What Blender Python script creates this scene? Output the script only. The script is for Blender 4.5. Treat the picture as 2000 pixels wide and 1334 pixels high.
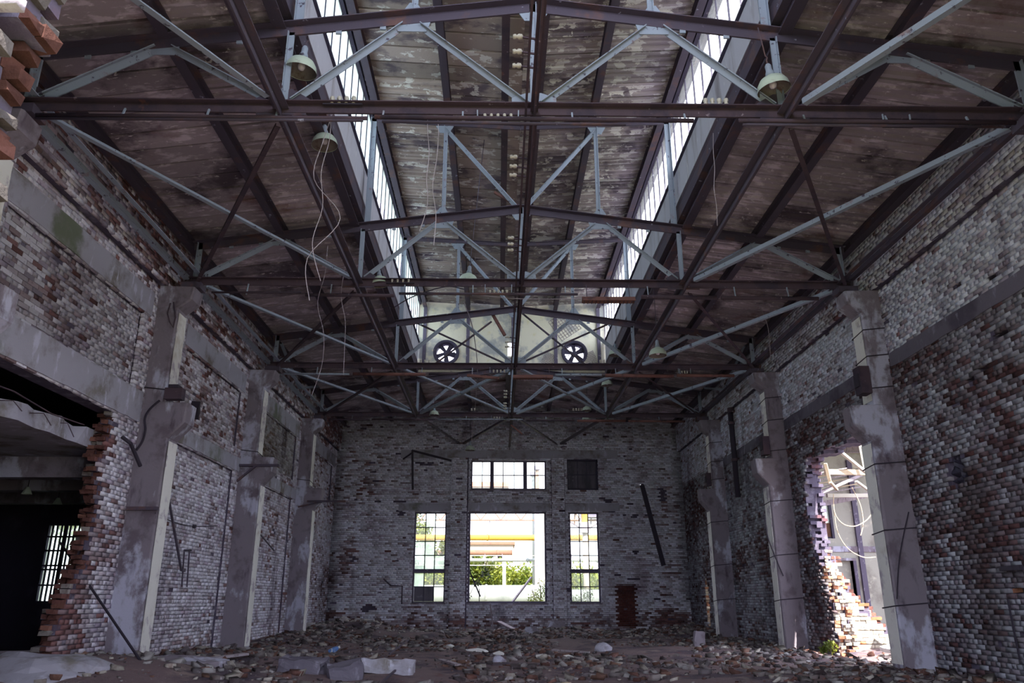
import bpy, bmesh, math, random
import numpy as np
from mathutils import Vector, Matrix, noise as mnoise

# ------------------------------------------------------------------ scene, camera, light
scene = bpy.context.scene
for o in list(bpy.data.objects):
    bpy.data.objects.remove(o, do_unlink=True)
COL = scene.collection
R = math.radians
CAM_LOC = Vector((-0.447, -8.909, 1.127))
PITCH, YAW, FPX = R(18.418), R(0.967), 1519.75
cam_data = bpy.data.cameras.new('camera')
cam_data.sensor_width = 36.0
cam_data.lens = FPX / 2000.0 * 36.0
cam_data.clip_start, cam_data.clip_end = 0.05, 600.0
cam = bpy.data.objects.new('camera', cam_data)
cam.location = CAM_LOC
cam.rotation_euler = (R(90) + PITCH, 0.0, -YAW)
COL.objects.link(cam)
scene.camera = cam

SKY = (0.92, 0.95, 1.08)
SKY_STRENGTH = 2.1
world = bpy.data.worlds.new('sky')
scene.world = world
world.use_nodes = True
wn = world.node_tree
wn.nodes.clear()
_bg = wn.nodes.new('ShaderNodeBackground')
_bg.inputs['Color'].default_value = (*SKY, 1)
_bg.inputs['Strength'].default_value = SKY_STRENGTH
_wo = wn.nodes.new('ShaderNodeOutputWorld')
wn.links.new(_bg.outputs[0], _wo.inputs[0])

sun_data = bpy.data.lights.new('sun', 'SUN')
sun_data.energy = 9.0
sun_data.color = (1.0, 0.93, 0.80)
sun_data.angle = R(0.6)
sun = bpy.data.objects.new('sun', sun_data)
to_sun = Vector((0.22 * math.cos(R(50)), -0.975 * math.cos(R(50)), math.sin(R(50))))
sun.rotation_euler = to_sun.to_track_quat('Z', 'Y').to_euler()
sun.location = (20, -40, 50)
COL.objects.link(sun)

vs = scene.view_settings
vs.view_transform = 'Standard'
vs.look = 'None'
vs.exposure = 1.42
vs.gamma = 1.0
vs.use_curve_mapping = False
scene.cycles.max_bounces = 7
scene.cycles.diffuse_bounces = 5
scene.cycles.transparent_max_bounces = 16
scene.cycles.sample_clamp_indirect = 6.0
scene.cycles.adaptive_threshold = 0.035

random.seed(7)
RNG = np.random.default_rng(11)

# ------------------------------------------------------------------ calibrated view helper: pixel of the photograph -> point on a plane of the place
_F = Vector((math.sin(YAW) * math.cos(PITCH), math.cos(YAW) * math.cos(PITCH), math.sin(PITCH)))
_R = Vector((math.cos(YAW), -math.sin(YAW), 0))
_U = _R.cross(_F)
def ray(u, v): return _F + _R * ((u - 1000) / FPX) - _U * ((v - 667) / FPX)
def onY(u, v, y): d = ray(u, v); return CAM_LOC + d * ((y - CAM_LOC.y) / d.y)
def onX(u, v, x): d = ray(u, v); return CAM_LOC + d * ((x - CAM_LOC.x) / d.x)
def onZ(u, v, z): d = ray(u, v); return CAM_LOC + d * ((z - CAM_LOC.z) / d.z)
def project(P):
    d = np.asarray(P, float) - np.array(CAM_LOC)
    z = d @ np.array(_F)
    return 1000 + FPX * (d @ np.array(_R)) / z, 667 - FPX * (d @ np.array(_U)) / z, z

# ------------------------------------------------------------------ numpy value noise (for paint wear and ground relief)
def _hash(ix, iy, seed):
    n = (ix.astype(np.int64) * 374761393 + iy.astype(np.int64) * 668265263 + seed * 974711) & 0x7fffffff
    n = ((n ^ (n >> 13)) * 1274126177) & 0x7fffffff
    return ((n ^ (n >> 16)) & 0xffff) / 65535.0
def vnoise(x, y, seed=0):
    x = np.asarray(x, float); y = np.asarray(y, float)
    ix = np.floor(x); iy = np.floor(y); fx = x - ix; fy = y - iy
    fx = fx * fx * (3 - 2 * fx); fy = fy * fy * (3 - 2 * fy)
    a = _hash(ix, iy, seed); b = _hash(ix + 1, iy, seed); c = _hash(ix, iy + 1, seed); d = _hash(ix + 1, iy + 1, seed)
    return (a * (1 - fx) + b * fx) * (1 - fy) + (c * (1 - fx) + d * fx) * fy
def fbm(x, y, seed=0, octv=4):
    t = 0; a = 0.5
    for k in range(octv):
        t = t + a * vnoise(x * 2 ** k, y * 2 ** k, seed + k * 17); a *= 0.5
    return t / (1 - 0.5 ** octv)

# ------------------------------------------------------------------ materials
MATS = {}
OUTDOOR = ('ground_out', 'pipe_', 'post_', 'building', 'roof_tile', 'wood_tan', 'plaster_cream', 'plaster_grey', 'porcelain', 'lamp_', 'bottle')
TINT = (0.94, 0.93, 1.11)
def tinted(name, c):
    if any(name.startswith(p) for p in OUTDOOR) or (len(c) == 4): return c
    return tuple(min(0.82, 1.38 * a * t) for a, t in zip(c, TINT))
def _new(name):
    m = bpy.data.materials.new(name); m.use_nodes = True
    nt = m.node_tree; nt.nodes.clear()
    out = nt.nodes.new('ShaderNodeOutputMaterial')
    b = nt.nodes.new('ShaderNodeBsdfPrincipled')
    nt.links.new(b.outputs[0], out.inputs[0])
    MATS[name] = m
    return m, nt, b
def _noise(nt, scale, detail=5, rough=0.6, vec=None, stretch=None, dist=0.0):
    n = nt.nodes.new('ShaderNodeTexNoise')
    n.inputs['Scale'].default_value = scale; n.inputs['Detail'].default_value = detail
    n.inputs['Roughness'].default_value = rough; n.inputs['Distortion'].default_value = dist
    if vec is None:
        g = nt.nodes.new('ShaderNodeNewGeometry'); vec = g.outputs['Position']
    if stretch:
        mp = nt.nodes.new('ShaderNodeMapping'); mp.inputs['Scale'].default_value = stretch
        nt.links.new(vec, mp.inputs['Vector']); vec = mp.outputs[0]
    nt.links.new(vec, n.inputs['Vector'])
    return n.outputs['Fac']
def _ramp(nt, fac, lo, hi):
    r = nt.nodes.new('ShaderNodeMapRange'); r.interpolation_type = 'SMOOTHSTEP'
    r.inputs['From Min'].default_value = lo; r.inputs['From Max'].default_value = hi
    nt.links.new(fac, r.inputs['Value'])
    return r.outputs[0]
def _mix(nt, fac, a, b, mode='MIX'):
    m = nt.nodes.new('ShaderNodeMix'); m.data_type = 'RGBA'; m.blend_type = mode
    for sock, val in ((m.inputs['Factor'], fac), (m.inputs['A'], a), (m.inputs['B'], b)):
        pass
    def put(s, v):
        if isinstance(v, (tuple, list)): s.default_value = (*v[:3], 1)
        elif isinstance(v, (int, float)): s.default_value = v
        else: nt.links.new(v, s)
    put(m.inputs[0], fac); put(m.inputs[6], a); put(m.inputs[7], b)
    return m.outputs[2]
def _bump(nt, b, h, strength=0.4, dist=0.02):
    bp = nt.nodes.new('ShaderNodeBump'); bp.inputs['Strength'].default_value = strength
    bp.inputs['Distance'].default_value = dist
    nt.links.new(h, bp.inputs['Height']); nt.links.new(bp.outputs[0], b.inputs['Normal'])
def layered(name, base, layers, rough=0.85, bump=None, metallic=0.0, src=None, spec=0.2):
    """base colour (or the mesh/object colour when src is set) with worn layers: (colour, noise scale, lo, hi, stretch)"""
    m, nt, b = _new(name)
    if base: base = tinted(name, base)
    layers = [(tinted(name, l[0]), *l[1:]) for l in layers]
    b.inputs['Roughness'].default_value = rough; b.inputs['Metallic'].default_value = metallic
    b.inputs['Specular IOR Level'].default_value = spec
    if src == 'attr':
        a = nt.nodes.new('ShaderNodeAttribute'); a.attribute_name = 'Col'; c = a.outputs['Color']
    elif src == 'object':
        a = nt.nodes.new('ShaderNodeObjectInfo'); c = a.outputs['Color']
    else:
        c = base
    for col, sc, lo, hi, st in layers:
        f = _ramp(nt, _noise(nt, sc, 6, 0.62, stretch=st), lo, hi)
        if isinstance(col, tuple) and len(col) == 4 and col[3] == 'mul':
            c = _mix(nt, f, c, _mix(nt, 1.0, c, col[:3], 'MULTIPLY'))
        else:
            c = _mix(nt, f, c, col)
    if name.startswith('slab_'):
        oi = nt.nodes.new('ShaderNodeObjectInfo')
        mr = nt.nodes.new('ShaderNodeMapRange'); mr.inputs['To Min'].default_value = 0.62; mr.inputs['To Max'].default_value = 1.12
        nt.links.new(oi.outputs['Random'], mr.inputs['Value'])
        c = _mix(nt, 1.0, c, mr.outputs[0], 'MULTIPLY')
    if isinstance(c, tuple): b.inputs['Base Color'].default_value = (*c, 1)
    else: nt.links.new(c, b.inputs['Base Color'])
    if bump: _bump(nt, b, _noise(nt, bump[0], 6, 0.65), bump[1], bump[2])
    return m

BRICK_LAYERS = [((0.17, 0.090, 0.085), 7.0, 0.62, 0.74, None), ((0.60, 0.54, 0.57, 'mul'), 0.8, 0.52, 0.70, None),
                ((0.55, 0.50, 0.56, 'mul'), 16.0, 0.54, 0.72, None), ((0.36, 0.32, 0.37, 'mul'), 0.55, 0.57, 0.74, (1.6, 1.6, 0.25))]
layered('brick', None, BRICK_LAYERS, 0.92, (38, 0.5, 0.012), src='attr')
layered('brick_single', None, BRICK_LAYERS, 0.92, (38, 0.5, 0.012), src='object')
layered('brick_raw', None, [((0.6, 0.5, 0.5, 'mul'), 6.0, 0.45, 0.7, None), ((0.40, 0.36, 0.36), 9.0, 0.62, 0.74, None)], 0.95, (30, 0.6, 0.02), src='attr')
layered('rubble_single', None, [((0.55, 0.5, 0.5, 'mul'), 7.0, 0.45, 0.7, None)], 0.95, (30, 0.6, 0.02), src='object')
layered('mortar', (0.075, 0.065, 0.085), [((0.16, 0.15, 0.17), 3.0, 0.5, 0.7, None), ((0.12, 0.05, 0.045), 1.2, 0.55, 0.72, None)], 0.97, (45, 0.5, 0.02))
layered('concrete', (0.185, 0.165, 0.17), [((0.37, 0.38, 0.41), 1.3, 0.52, 0.60, (1, 1, 0.5)), ((0.125, 0.105, 0.11), 2.2, 0.50, 0.66, None),
         ((0.5, 0.46, 0.5, 'mul'), 5.0, 0.55, 0.75, (1, 1, 0.3))], 0.92, (24, 0.35, 0.02))
layered('concrete_white', (0.66, 0.68, 0.68), [((0.38, 0.35, 0.35), 2.4, 0.52, 0.64, None), ((0.78, 0.80, 0.79), 6, 0.55, 0.66, None), ((0.6, 0.55, 0.5, 'mul'), 1.1, 0.55, 0.75, None)], 0.92, (20, 0.4, 0.03))
layered('lintel', (0.30, 0.30, 0.31), [((0.16, 0.15, 0.12), 1.4, 0.48, 0.66, None), ((0.42, 0.43, 0.45), 4.0, 0.56, 0.68, (1, 1, 0.4)), ((0.12, 0.14, 0.09), 0.6, 0.56, 0.70, None)], 0.93, (24, 0.35, 0.02))
layered('slab_soot', (0.345, 0.30, 0.295), [((0.56, 0.50, 0.49), 2.0, 0.52, 0.62, (1, 2.5, 1)), ((0.11, 0.088, 0.10), 0.8, 0.50, 0.66, None),
         ((0.62, 0.58, 0.55), 6.0, 0.61, 0.66, (1, 2.2, 1)), ((0.20, 0.12, 0.105), 0.7, 0.55, 0.72, None)], 0.93, (22, 0.3, 0.02))
layered('slab_flaked', (0.38, 0.335, 0.27), [((0.15, 0.128, 0.135), 0.8, 0.50, 0.62, (1.0, 1.6, 1)), ((0.80, 0.79, 0.70), 3.0, 0.575, 0.59, (0.9, 1.5, 1)),
         ((0.09, 0.075, 0.085), 1.3, 0.60, 0.72, (1, 1.6, 1))], 0.9, (26, 0.4, 0.02))
layered('slab_flaked_white', (0.36, 0.33, 0.295), [((0.17, 0.15, 0.155), 1.0, 0.50, 0.62, (1.0, 1.6, 1)), ((0.82, 0.80, 0.74), 3.2, 0.53, 0.545, (0.9, 1.5, 1))], 0.9, (26, 0.4, 0.02))
layered('steel_pale', (0.225, 0.27, 0.29), [((0.055, 0.05, 0.065), 9.0, 0.60, 0.66, None), ((0.20, 0.15, 0.14), 3.0, 0.60, 0.72, None)], 0.7, (40, 0.2, 0.01), spec=0.35)
layered('steel_dark', (0.060, 0.050, 0.064), [((0.26, 0.27, 0.31), 6.0, 0.66, 0.70, None), ((0.11, 0.062, 0.052), 1.8, 0.52, 0.68, None)], 0.72, (40, 0.2, 0.01), spec=0.35)
layered('steel_rust', (0.066, 0.047, 0.053), [((0.045, 0.036, 0.046), 2.2, 0.46, 0.62, None), ((0.22, 0.19, 0.19), 8.0, 0.65, 0.71, None), ((0.15, 0.075, 0.055), 3.0, 0.62, 0.74, None)], 0.8, (40, 0.25, 0.01))
layered('rust_orange', (0.15, 0.075, 0.058), [((0.075, 0.042, 0.04), 5.0, 0.5, 0.66, None)], 0.85, (40, 0.25, 0.01))
layered('sill_board', (0.42, 0.43, 0.42), [((0.25, 0.24, 0.23), 2.0, 0.5, 0.7, (1, 1, 0.2)), ((0.60, 0.62, 0.62), 9.0, 0.62, 0.70, (1, 1, 0.25))], 0.85, (30, 0.25, 0.01))
layered('frame_dark', (0.050, 0.046, 0.065), [((0.15, 0.14, 0.16), 6.0, 0.62, 0.70, None)], 0.75)
layered('frame_lilac', (0.10, 0.09, 0.115), [((0.28, 0.27, 0.29), 7.0, 0.58, 0.70, None)], 0.8)
layered('plaster_cream', (0.80, 0.78, 0.66), [((0.44, 0.46, 0.47), 1.2, 0.48, 0.62, None), ((0.20, 0.18, 0.17), 1.6, 0.60, 0.72, (1, 1, 0.5)), ((0.74, 0.71, 0.50), 3.0, 0.58, 0.70, None)], 0.9, (18, 0.4, 0.02))
layered('plaster_grey', (0.40, 0.40, 0.37), [((0.26, 0.25, 0.23), 0.9, 0.48, 0.66, None), ((0.54, 0.53, 0.47), 3.0, 0.56, 0.68, None)], 0.9, (18, 0.3, 0.02))
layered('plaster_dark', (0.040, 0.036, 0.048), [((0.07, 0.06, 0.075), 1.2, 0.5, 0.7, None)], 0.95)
layered('lamp_enamel', (0.50, 0.60, 0.52), [((0.35, 0.36, 0.33), 9.0, 0.55, 0.70, None)], 0.4, spec=0.5)
layered('lamp_inner', (0.20, 0.17, 0.17), [((0.12, 0.08, 0.075), 9.0, 0.5, 0.66, None)], 0.6)
layered('bulb_glass', (0.50, 0.46, 0.44), [], 0.15, spec=0.6)
layered('porcelain', (0.50, 0.48, 0.43), [((0.35, 0.33, 0.30), 30, 0.58, 0.7, None)], 0.3, spec=0.5)
layered('band_dark', (0.12, 0.112, 0.125), [((0.07, 0.062, 0.075), 1.0, 0.48, 0.66, None), ((0.22, 0.215, 0.235), 5.0, 0.58, 0.70, (1, 1, 0.4))], 0.93, (24, 0.35, 0.02))
layered('ground', (0.16, 0.118, 0.108), [((0.075, 0.06, 0.068), 1.0, 0.45, 0.62, None), ((0.22, 0.175, 0.14), 1.7, 0.55, 0.70, None), ((0.30, 0.28, 0.27), 14.0, 0.63, 0.72, None), ((0.15, 0.07, 0.055), 2.6, 0.58, 0.72, None)], 0.97, (16, 0.9, 0.05))
layered('ground_out', (0.22, 0.20, 0.13), [((0.13, 0.17, 0.06), 0.4, 0.45, 0.6, None)], 0.97)
layered('wood_grey', (0.26, 0.23, 0.22), [((0.14, 0.115, 0.11), 4.0, 0.5, 0.68, (6, 1, 1))], 0.9)
layered('wood_tan', (0.52, 0.42, 0.30), [((0.30, 0.24, 0.19), 3.0, 0.5, 0.68, (1, 1, 4))], 0.85)
layered('cable', (0.035, 0.03, 0.038), [], 0.7)
layered('wire_pale', (0.34, 0.31, 0.31), [], 0.6)
layered('pipe_yellow', (0.34, 0.20, 0.03), [((0.26, 0.15, 0.03), 2.0, 0.5, 0.7, None)], 0.6)
layered('pipe_white', (0.20, 0.22, 0.22), [((0.14, 0.155, 0.16), 0.5, 0.5, 0.66, None)], 0.6)
layered('pipe_brown', (0.15, 0.08, 0.055), [((0.08, 0.05, 0.045), 2.0, 0.5, 0.7, None)], 0.7)
layered('post_white', (0.50, 0.48, 0.43), [((0.55, 0.52, 0.48), 1.5, 0.55, 0.7, None)], 0.8)
layered('building_pale', (0.26, 0.22, 0.19), [((0.18, 0.13, 0.11), 0.6, 0.55, 0.7, None)], 0.9)
layered('roof_tile', (0.26, 0.10, 0.05), [((0.18, 0.08, 0.05), 1.0, 0.5, 0.7, None)], 0.9)
layered('bark', (0.13, 0.10, 0.085), [((0.07, 0.05, 0.05), 6, 0.5, 0.7, None)], 0.95)
layered('glass_sooty', (0.075, 0.068, 0.085), [((0.035, 0.032, 0.045), 2.0, 0.45, 0.65, (1, 1, 0.4)), ((0.13, 0.12, 0.14), 5.0, 0.6, 0.72, None)], 0.45, spec=0.4)
layered('tarp_dark', (0.03, 0.028, 0.04), [((0.12, 0.12, 0.13), 12, 0.6, 0.7, None)], 0.5)
layered('bottle_blue', (0.10, 0.22, 0.55), [((0.55, 0.60, 0.70), 14, 0.56, 0.62, None)], 0.35, spec=0.5)
layered('scrap_white', (0.62, 0.63, 0.64), [((0.3, 0.3, 0.33), 8, 0.55, 0.7, None)], 0.7)

def leaf_mat(name, ca, cb, trans):
    m, nt, b = _new(name)
    c = _mix(nt, _ramp(nt, _noise(nt, 1.4, 3), 0.4, 0.62), ca, cb)
    nt.links.new(c, b.inputs['Base Color']); b.inputs['Roughness'].default_value = 0.6
    t = nt.nodes.new('ShaderNodeBsdfTranslucent'); nt.links.new(c, t.inputs['Color'])
    mx = nt.nodes.new('ShaderNodeMixShader'); mx.inputs[0].default_value = trans
    out = [n for n in nt.nodes if n.type == 'OUTPUT_MATERIAL'][0]
    nt.links.new(b.outputs[0], mx.inputs[1]); nt.links.new(t.outputs[0], mx.inputs[2]); nt.links.new(mx.outputs[0], out.inputs[0])
leaf_mat('leaf_bright', (0.15, 0.17, 0.015), (0.07, 0.11, 0.012), 0.4)
leaf_mat('leaf_mid', (0.08, 0.115, 0.018), (0.035, 0.06, 0.014), 0.4)
leaf_mat('leaf_dark', (0.02, 0.032, 0.01), (0.012, 0.02, 0.008), 0.3)

def glass_mat(name, tint, clear, rough=0.1, milky=0.0):
    m = bpy.data.materials.new(name); m.use_nodes = True; MATS[name] = m
    nt = m.node_tree; nt.nodes.clear()
    out = nt.nodes.new('ShaderNodeOutputMaterial')
    tr = nt.nodes.new('ShaderNodeBsdfTransparent'); tr.inputs[0].default_value = (*tint, 1)
    tl = nt.nodes.new('ShaderNodeBsdfTranslucent')
    nz = _ramp(nt, _noise(nt, 2.2, 5), 0.35, 0.7)
    c = _mix(nt, nz, tint, tuple(0.75 * t for t in tint)); nt.links.new(c, tl.inputs[0])
    gl = nt.nodes.new('ShaderNodeBsdfGlossy'); gl.inputs['Roughness'].default_value = rough
    gl.inputs[0].default_value = (0.8, 0.85, 0.85, 1)
    m1 = nt.nodes.new('ShaderNodeMixShader'); m1.inputs[0].default_value = 1 - clear
    m2 = nt.nodes.new('ShaderNodeMixShader'); m2.inputs[0].default_value = 0.06
    nt.links.new(tr.outputs[0], m1.inputs[1]); nt.links.new(tl.outputs[0], m1.inputs[2])
    nt.links.new(m1.outputs[0], m2.inputs[1]); nt.links.new(gl.outputs[0], m2.inputs[2]); nt.links.new(m2.outputs[0], out.inputs[0])
glass_mat('glass_mint', (0.78, 0.86, 0.83), 0.45)
glass_mat('glass_clear', (0.96, 0.98, 0.95), 0.93)
glass_mat('glass_haze', (0.85, 0.93, 0.86), 0.62)
glass_mat('glass_dirty', (0.10, 0.10, 0.14), 0.30)

# ------------------------------------------------------------------ object helpers
def tag(o, label=None, cat=None, group=None, kind=None):
    if label: o['label'] = label
    if cat: o['category'] = cat
    if group: o['group'] = group
    if kind: o['kind'] = kind
    return o
def link(name, me, mat, parent=None):
    o = bpy.data.objects.new(name, me)
    if mat and not me.materials: me.materials.append(MATS[mat])
    COL.objects.link(o)
    if parent is not None:
        o.parent = parent
        o.matrix_parent_inverse = parent_inverse(parent)
    return o
def parent_inverse(p):
    m = Matrix.Identity(4)
    chain = []
    while p is not None:
        chain.append(p); p = p.parent
    for q in reversed(chain):
        m = m @ q.matrix_parent_inverse @ q.matrix_basis
    return m.inverted()
def thing(name, loc, label, cat, group=None):
    e = bpy.data.objects.new(name, None); e.empty_display_size = 0.2
    e.location = loc; COL.objects.link(e)
    return tag(e, label, cat, group)
class MB:
    """collects vertices and faces in world coordinates; build() links them as one mesh object"""
    def __init__(s): s.v = []; s.f = []
    def add(s, vs, fs):
        n = len(s.v); s.v += [tuple(p) for p in vs]; s.f += [tuple(i + n for i in f) for f in fs]; return s
    def box(s, x0, x1, y0, y1, z0, z1, jit=0.0):
        P = [(x, y, z) for z in (z0, z1) for x, y in ((x0, y0), (x1, y0), (x1, y1), (x0, y1))]
        if jit: P = [tuple(c + random.uniform(-jit, jit) for c in p) for p in P]
        return s.add(P, BOXF)
    def prism(s, prof, p0, p1, up=(0, 0, 1), cap=True):
        """extrude a 2-D profile (side, up) from p0 to p1"""
        p0, p1 = Vector(p0), Vector(p1); d = (p1 - p0).normalized(); up = Vector(up)
        if abs(d.dot(up)) > 0.98: up = Vector((0, 1, 0)) if abs(d.y) < 0.9 else Vector((1, 0, 0))
        sd = d.cross(up).normalized(); u2 = sd.cross(d).normalized(); n = len(prof)
        vs = [p + sd * a + u2 * b for p in (p0, p1) for a, b in prof]
        fs = [(i, (i + 1) % n, n + (i + 1) % n, n + i) for i in range(n)]
        if cap: fs += [tuple(range(n - 1, -1, -1)), tuple(range(n, 2 * n))]
        return s.add(vs, fs)
    def bar(s, p0, p1, w, h, up=(0, 0, 1)):
        return s.prism([(-w / 2, -h / 2), (w / 2, -h / 2), (w / 2, h / 2), (-w / 2, h / 2)], p0, p1, up)
    def tee(s, p0, p1, w, h, t=0.014, up=(0, 0, 1)):
        """double-angle member: flange w wide on top, stem h deep below"""
        return s.prism([(-w / 2, 0), (-t, 0), (-t, -h), (t, -h), (t, 0), (w / 2, 0), (w / 2, t), (-w / 2, t)], p0, p1, up)
    def ell(s, p0, p1, w, h, t=0.012, up=(0, 0, 1)):
        return s.prism([(0, 0), (w, 0), (w, t), (t, t), (t, h), (0, h)], p0, p1, up)
    def chan(s, p0, p1, w, h, t=0.012, up=(0, 0, 1)):
        return s.prism([(0, 0), (w, 0), (w, t), (t, t), (t, h - t), (w, h - t), (w, h), (0, h)], p0, p1, up)
    def cyl(s, p0, p1, r, n=10, r1=None):
        r1 = r if r1 is None else r1
        p0, p1 = Vector(p0), Vector(p1); d = (p1 - p0).normalized()
        a = d.orthogonal().normalized(); b = d.cross(a)
        vs = [p + (a * math.cos(2 * math.pi * i / n) + b * math.sin(2 * math.pi * i / n)) * rr for p, rr in ((p0, r), (p1, r1)) for i in range(n)]
        fs = [(i, (i + 1) % n, n + (i + 1) % n, n + i) for i in range(n)] + [tuple(range(n - 1, -1, -1)), tuple(range(n, 2 * n))]
        return s.add(vs, fs)
    def tube(s, pts, r, n=6):
        pts = [Vector(p) for p in pts]; m = len(pts); base = len(s.v)
        ref = None
        for i, p in enumerate(pts):
            d = (pts[min(i + 1, m - 1)] - pts[max(i - 1, 0)]).normalized()
            a = d.orthogonal().normalized() if ref is None else (ref - d * ref.dot(d)).normalized()
            ref = a; b = d.cross(a)
            s.v += [tuple(p + (a * math.cos(2 * math.pi * k / n) + b * math.sin(2 * math.pi * k / n)) * r) for k in range(n)]
        for i in range(m - 1):
            for k in range(n):
                s.f.append((base + i * n + k, base + i * n + (k + 1) % n, base + (i + 1) * n + (k + 1) % n, base + (i + 1) * n + k))
        s.f.append(tuple(base + k for k in range(n - 1, -1, -1))); s.f.append(tuple(base + (m - 1) * n + k for k in range(n)))
        return s
    def lathe(s, c, prof, n=20, axis='z', caps=True):
        c = Vector(c); base = len(s.v)
        for r, h in prof:
            for k in range(n):
                a = 2 * math.pi * k / n
                if axis == 'z': s.v.append((c.x + r * math.cos(a), c.y + r * math.sin(a), c.z + h))
                elif axis == 'y': s.v.append((c.x + r * math.cos(a), c.y + h, c.z + r * math.sin(a)))
                else: s.v.append((c.x + h, c.y + r * math.cos(a), c.z + r * math.sin(a)))
        for i in range(len(prof) - 1):
            for k in range(n):
                s.f.append((base + i * n + k, base + i * n + (k + 1) % n, base + (i + 1) * n + (k + 1) % n, base + (i + 1) * n + k))
        if caps:
            s.f.append(tuple(base + k for k in range(n - 1, -1, -1))); s.f.append(tuple(base + (len(prof) - 1) * n + k for k in range(n)))
        return s
    def plate(s, pts, nrm, t):
        """flat plate from an outline, thickness t along nrm"""
        nv = Vector(nrm).normalized() * t / 2; n = len(pts)
        vs = [Vector(p) - nv for p in pts] + [Vector(p) + nv for p in pts]
        return s.add(vs, [tuple(range(n - 1, -1, -1)), tuple(range(n, 2 * n))] + [(i, (i + 1) % n, n + (i + 1) % n, n + i) for i in range(n)])
    def mesh(s, name, smooth=False):
        me = bpy.data.meshes.new(name); me.from_pydata(s.v, [], s.f); me.update()
        bm = bmesh.new(); bm.from_mesh(me); bmesh.ops.recalc_face_normals(bm, faces=bm.faces); bm.to_mesh(me); bm.free()
        if smooth:
            me.polygons.foreach_set('use_smooth', [True] * len(me.polygons))
        return me
    def build(s, name, mat, parent=None, smooth=False):
        return link(name, s.mesh(name, smooth), mat, parent)
BOXF = [(3, 2, 1, 0), (4, 5, 6, 7), (0, 1, 5, 4), (1, 2, 6, 5), (2, 3, 7, 6), (3, 0, 4, 7)]
def single(mb, name, mat, label, cat, group=None, smooth=False):
    """a top-level thing that is one mesh: origin moved to its centre bottom"""
    lo = [min(p[i] for p in mb.v) for i in range(3)]; hi = [max(p[i] for p in mb.v) for i in range(3)]
    c = ((lo[0] + hi[0]) / 2, (lo[1] + hi[1]) / 2, lo[2])
    mb.v = [(p[0] - c[0], p[1] - c[1], p[2] - c[2]) for p in mb.v]
    o = mb.build(name, mat, None, smooth); o.location = c
    return tag(o, label, cat, group)
def copy_tree(src, loc, **kw):
    r = src.copy(); COL.objects.link(r); r.location = loc; tag(r, **kw)
    for ch in [c for c in src.children]:
        c = ch.copy(); COL.objects.link(c); c.parent = r; c.matrix_parent_inverse = ch.matrix_parent_inverse.copy()
        for g in [q for q in ch.children]:
            d = g.copy(); COL.objects.link(d); d.parent = c; d.matrix_parent_inverse = g.matrix_parent_inverse.copy()
    return r

# ------------------------------------------------------------------ hall geometry
WX, YB, YF = 7.3, 24.0, -6.0           # inner wall faces, back wall, front wall
ZB = 7.35                               # bottom chord of the trusses
Q = 3.368                               # quarter of the truss span
TY = [0.0, 6.0, 12.0, 18.0]             # truss positions
def top_z(x): return 8.22 + (2 * Q - abs(x)) * 0.134      # top chord
def roof_z(x): return top_z(x) + 0.27                     # underside of the roof slabs
COURSE = 0.077

# ------------------------------------------------------------------ brick walls, brick by brick
UNIT_BRICK = []
for k in range(4):
    rr = random.Random(k)
    mb = MB(); mb.box(-0.125, 0.125, -0.006, 0.05, 0, 0.067)
    mb.v = [tuple(c + rr.uniform(-0.004, 0.004) for c in p) for p in mb.v]
    me = mb.mesh('brick'); me.materials.append(MATS['brick_single']); UNIT_BRICK.append(me)
RAW_BRICK = []
for k in range(5):
    rr = random.Random(40 + k)
    mb = MB(); mb.box(-0.5, 0.5, -0.5, 0.5, -0.5, 0.5)
    mb.v = [tuple(c + rr.uniform(-0.09, 0.09) for c in p) for p in mb.v]
    me = mb.mesh('brick'); me.materials.append(MATS['rubble_single']); RAW_BRICK.append(me)

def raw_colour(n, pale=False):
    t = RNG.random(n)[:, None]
    if pale:  # breach jamb: sunlight put into lighter brick colours
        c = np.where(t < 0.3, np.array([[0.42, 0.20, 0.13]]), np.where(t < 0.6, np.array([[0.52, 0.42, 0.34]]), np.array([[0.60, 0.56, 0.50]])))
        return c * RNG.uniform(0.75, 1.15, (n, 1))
    c = np.where(t < 0.62, np.array([[0.15, 0.068, 0.062]]), np.where(t < 0.85, np.array([[0.22, 0.105, 0.085]]), np.array([[0.33, 0.30, 0.30]])))
    return c * RNG.uniform(0.65, 1.25, (n, 1))

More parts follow.
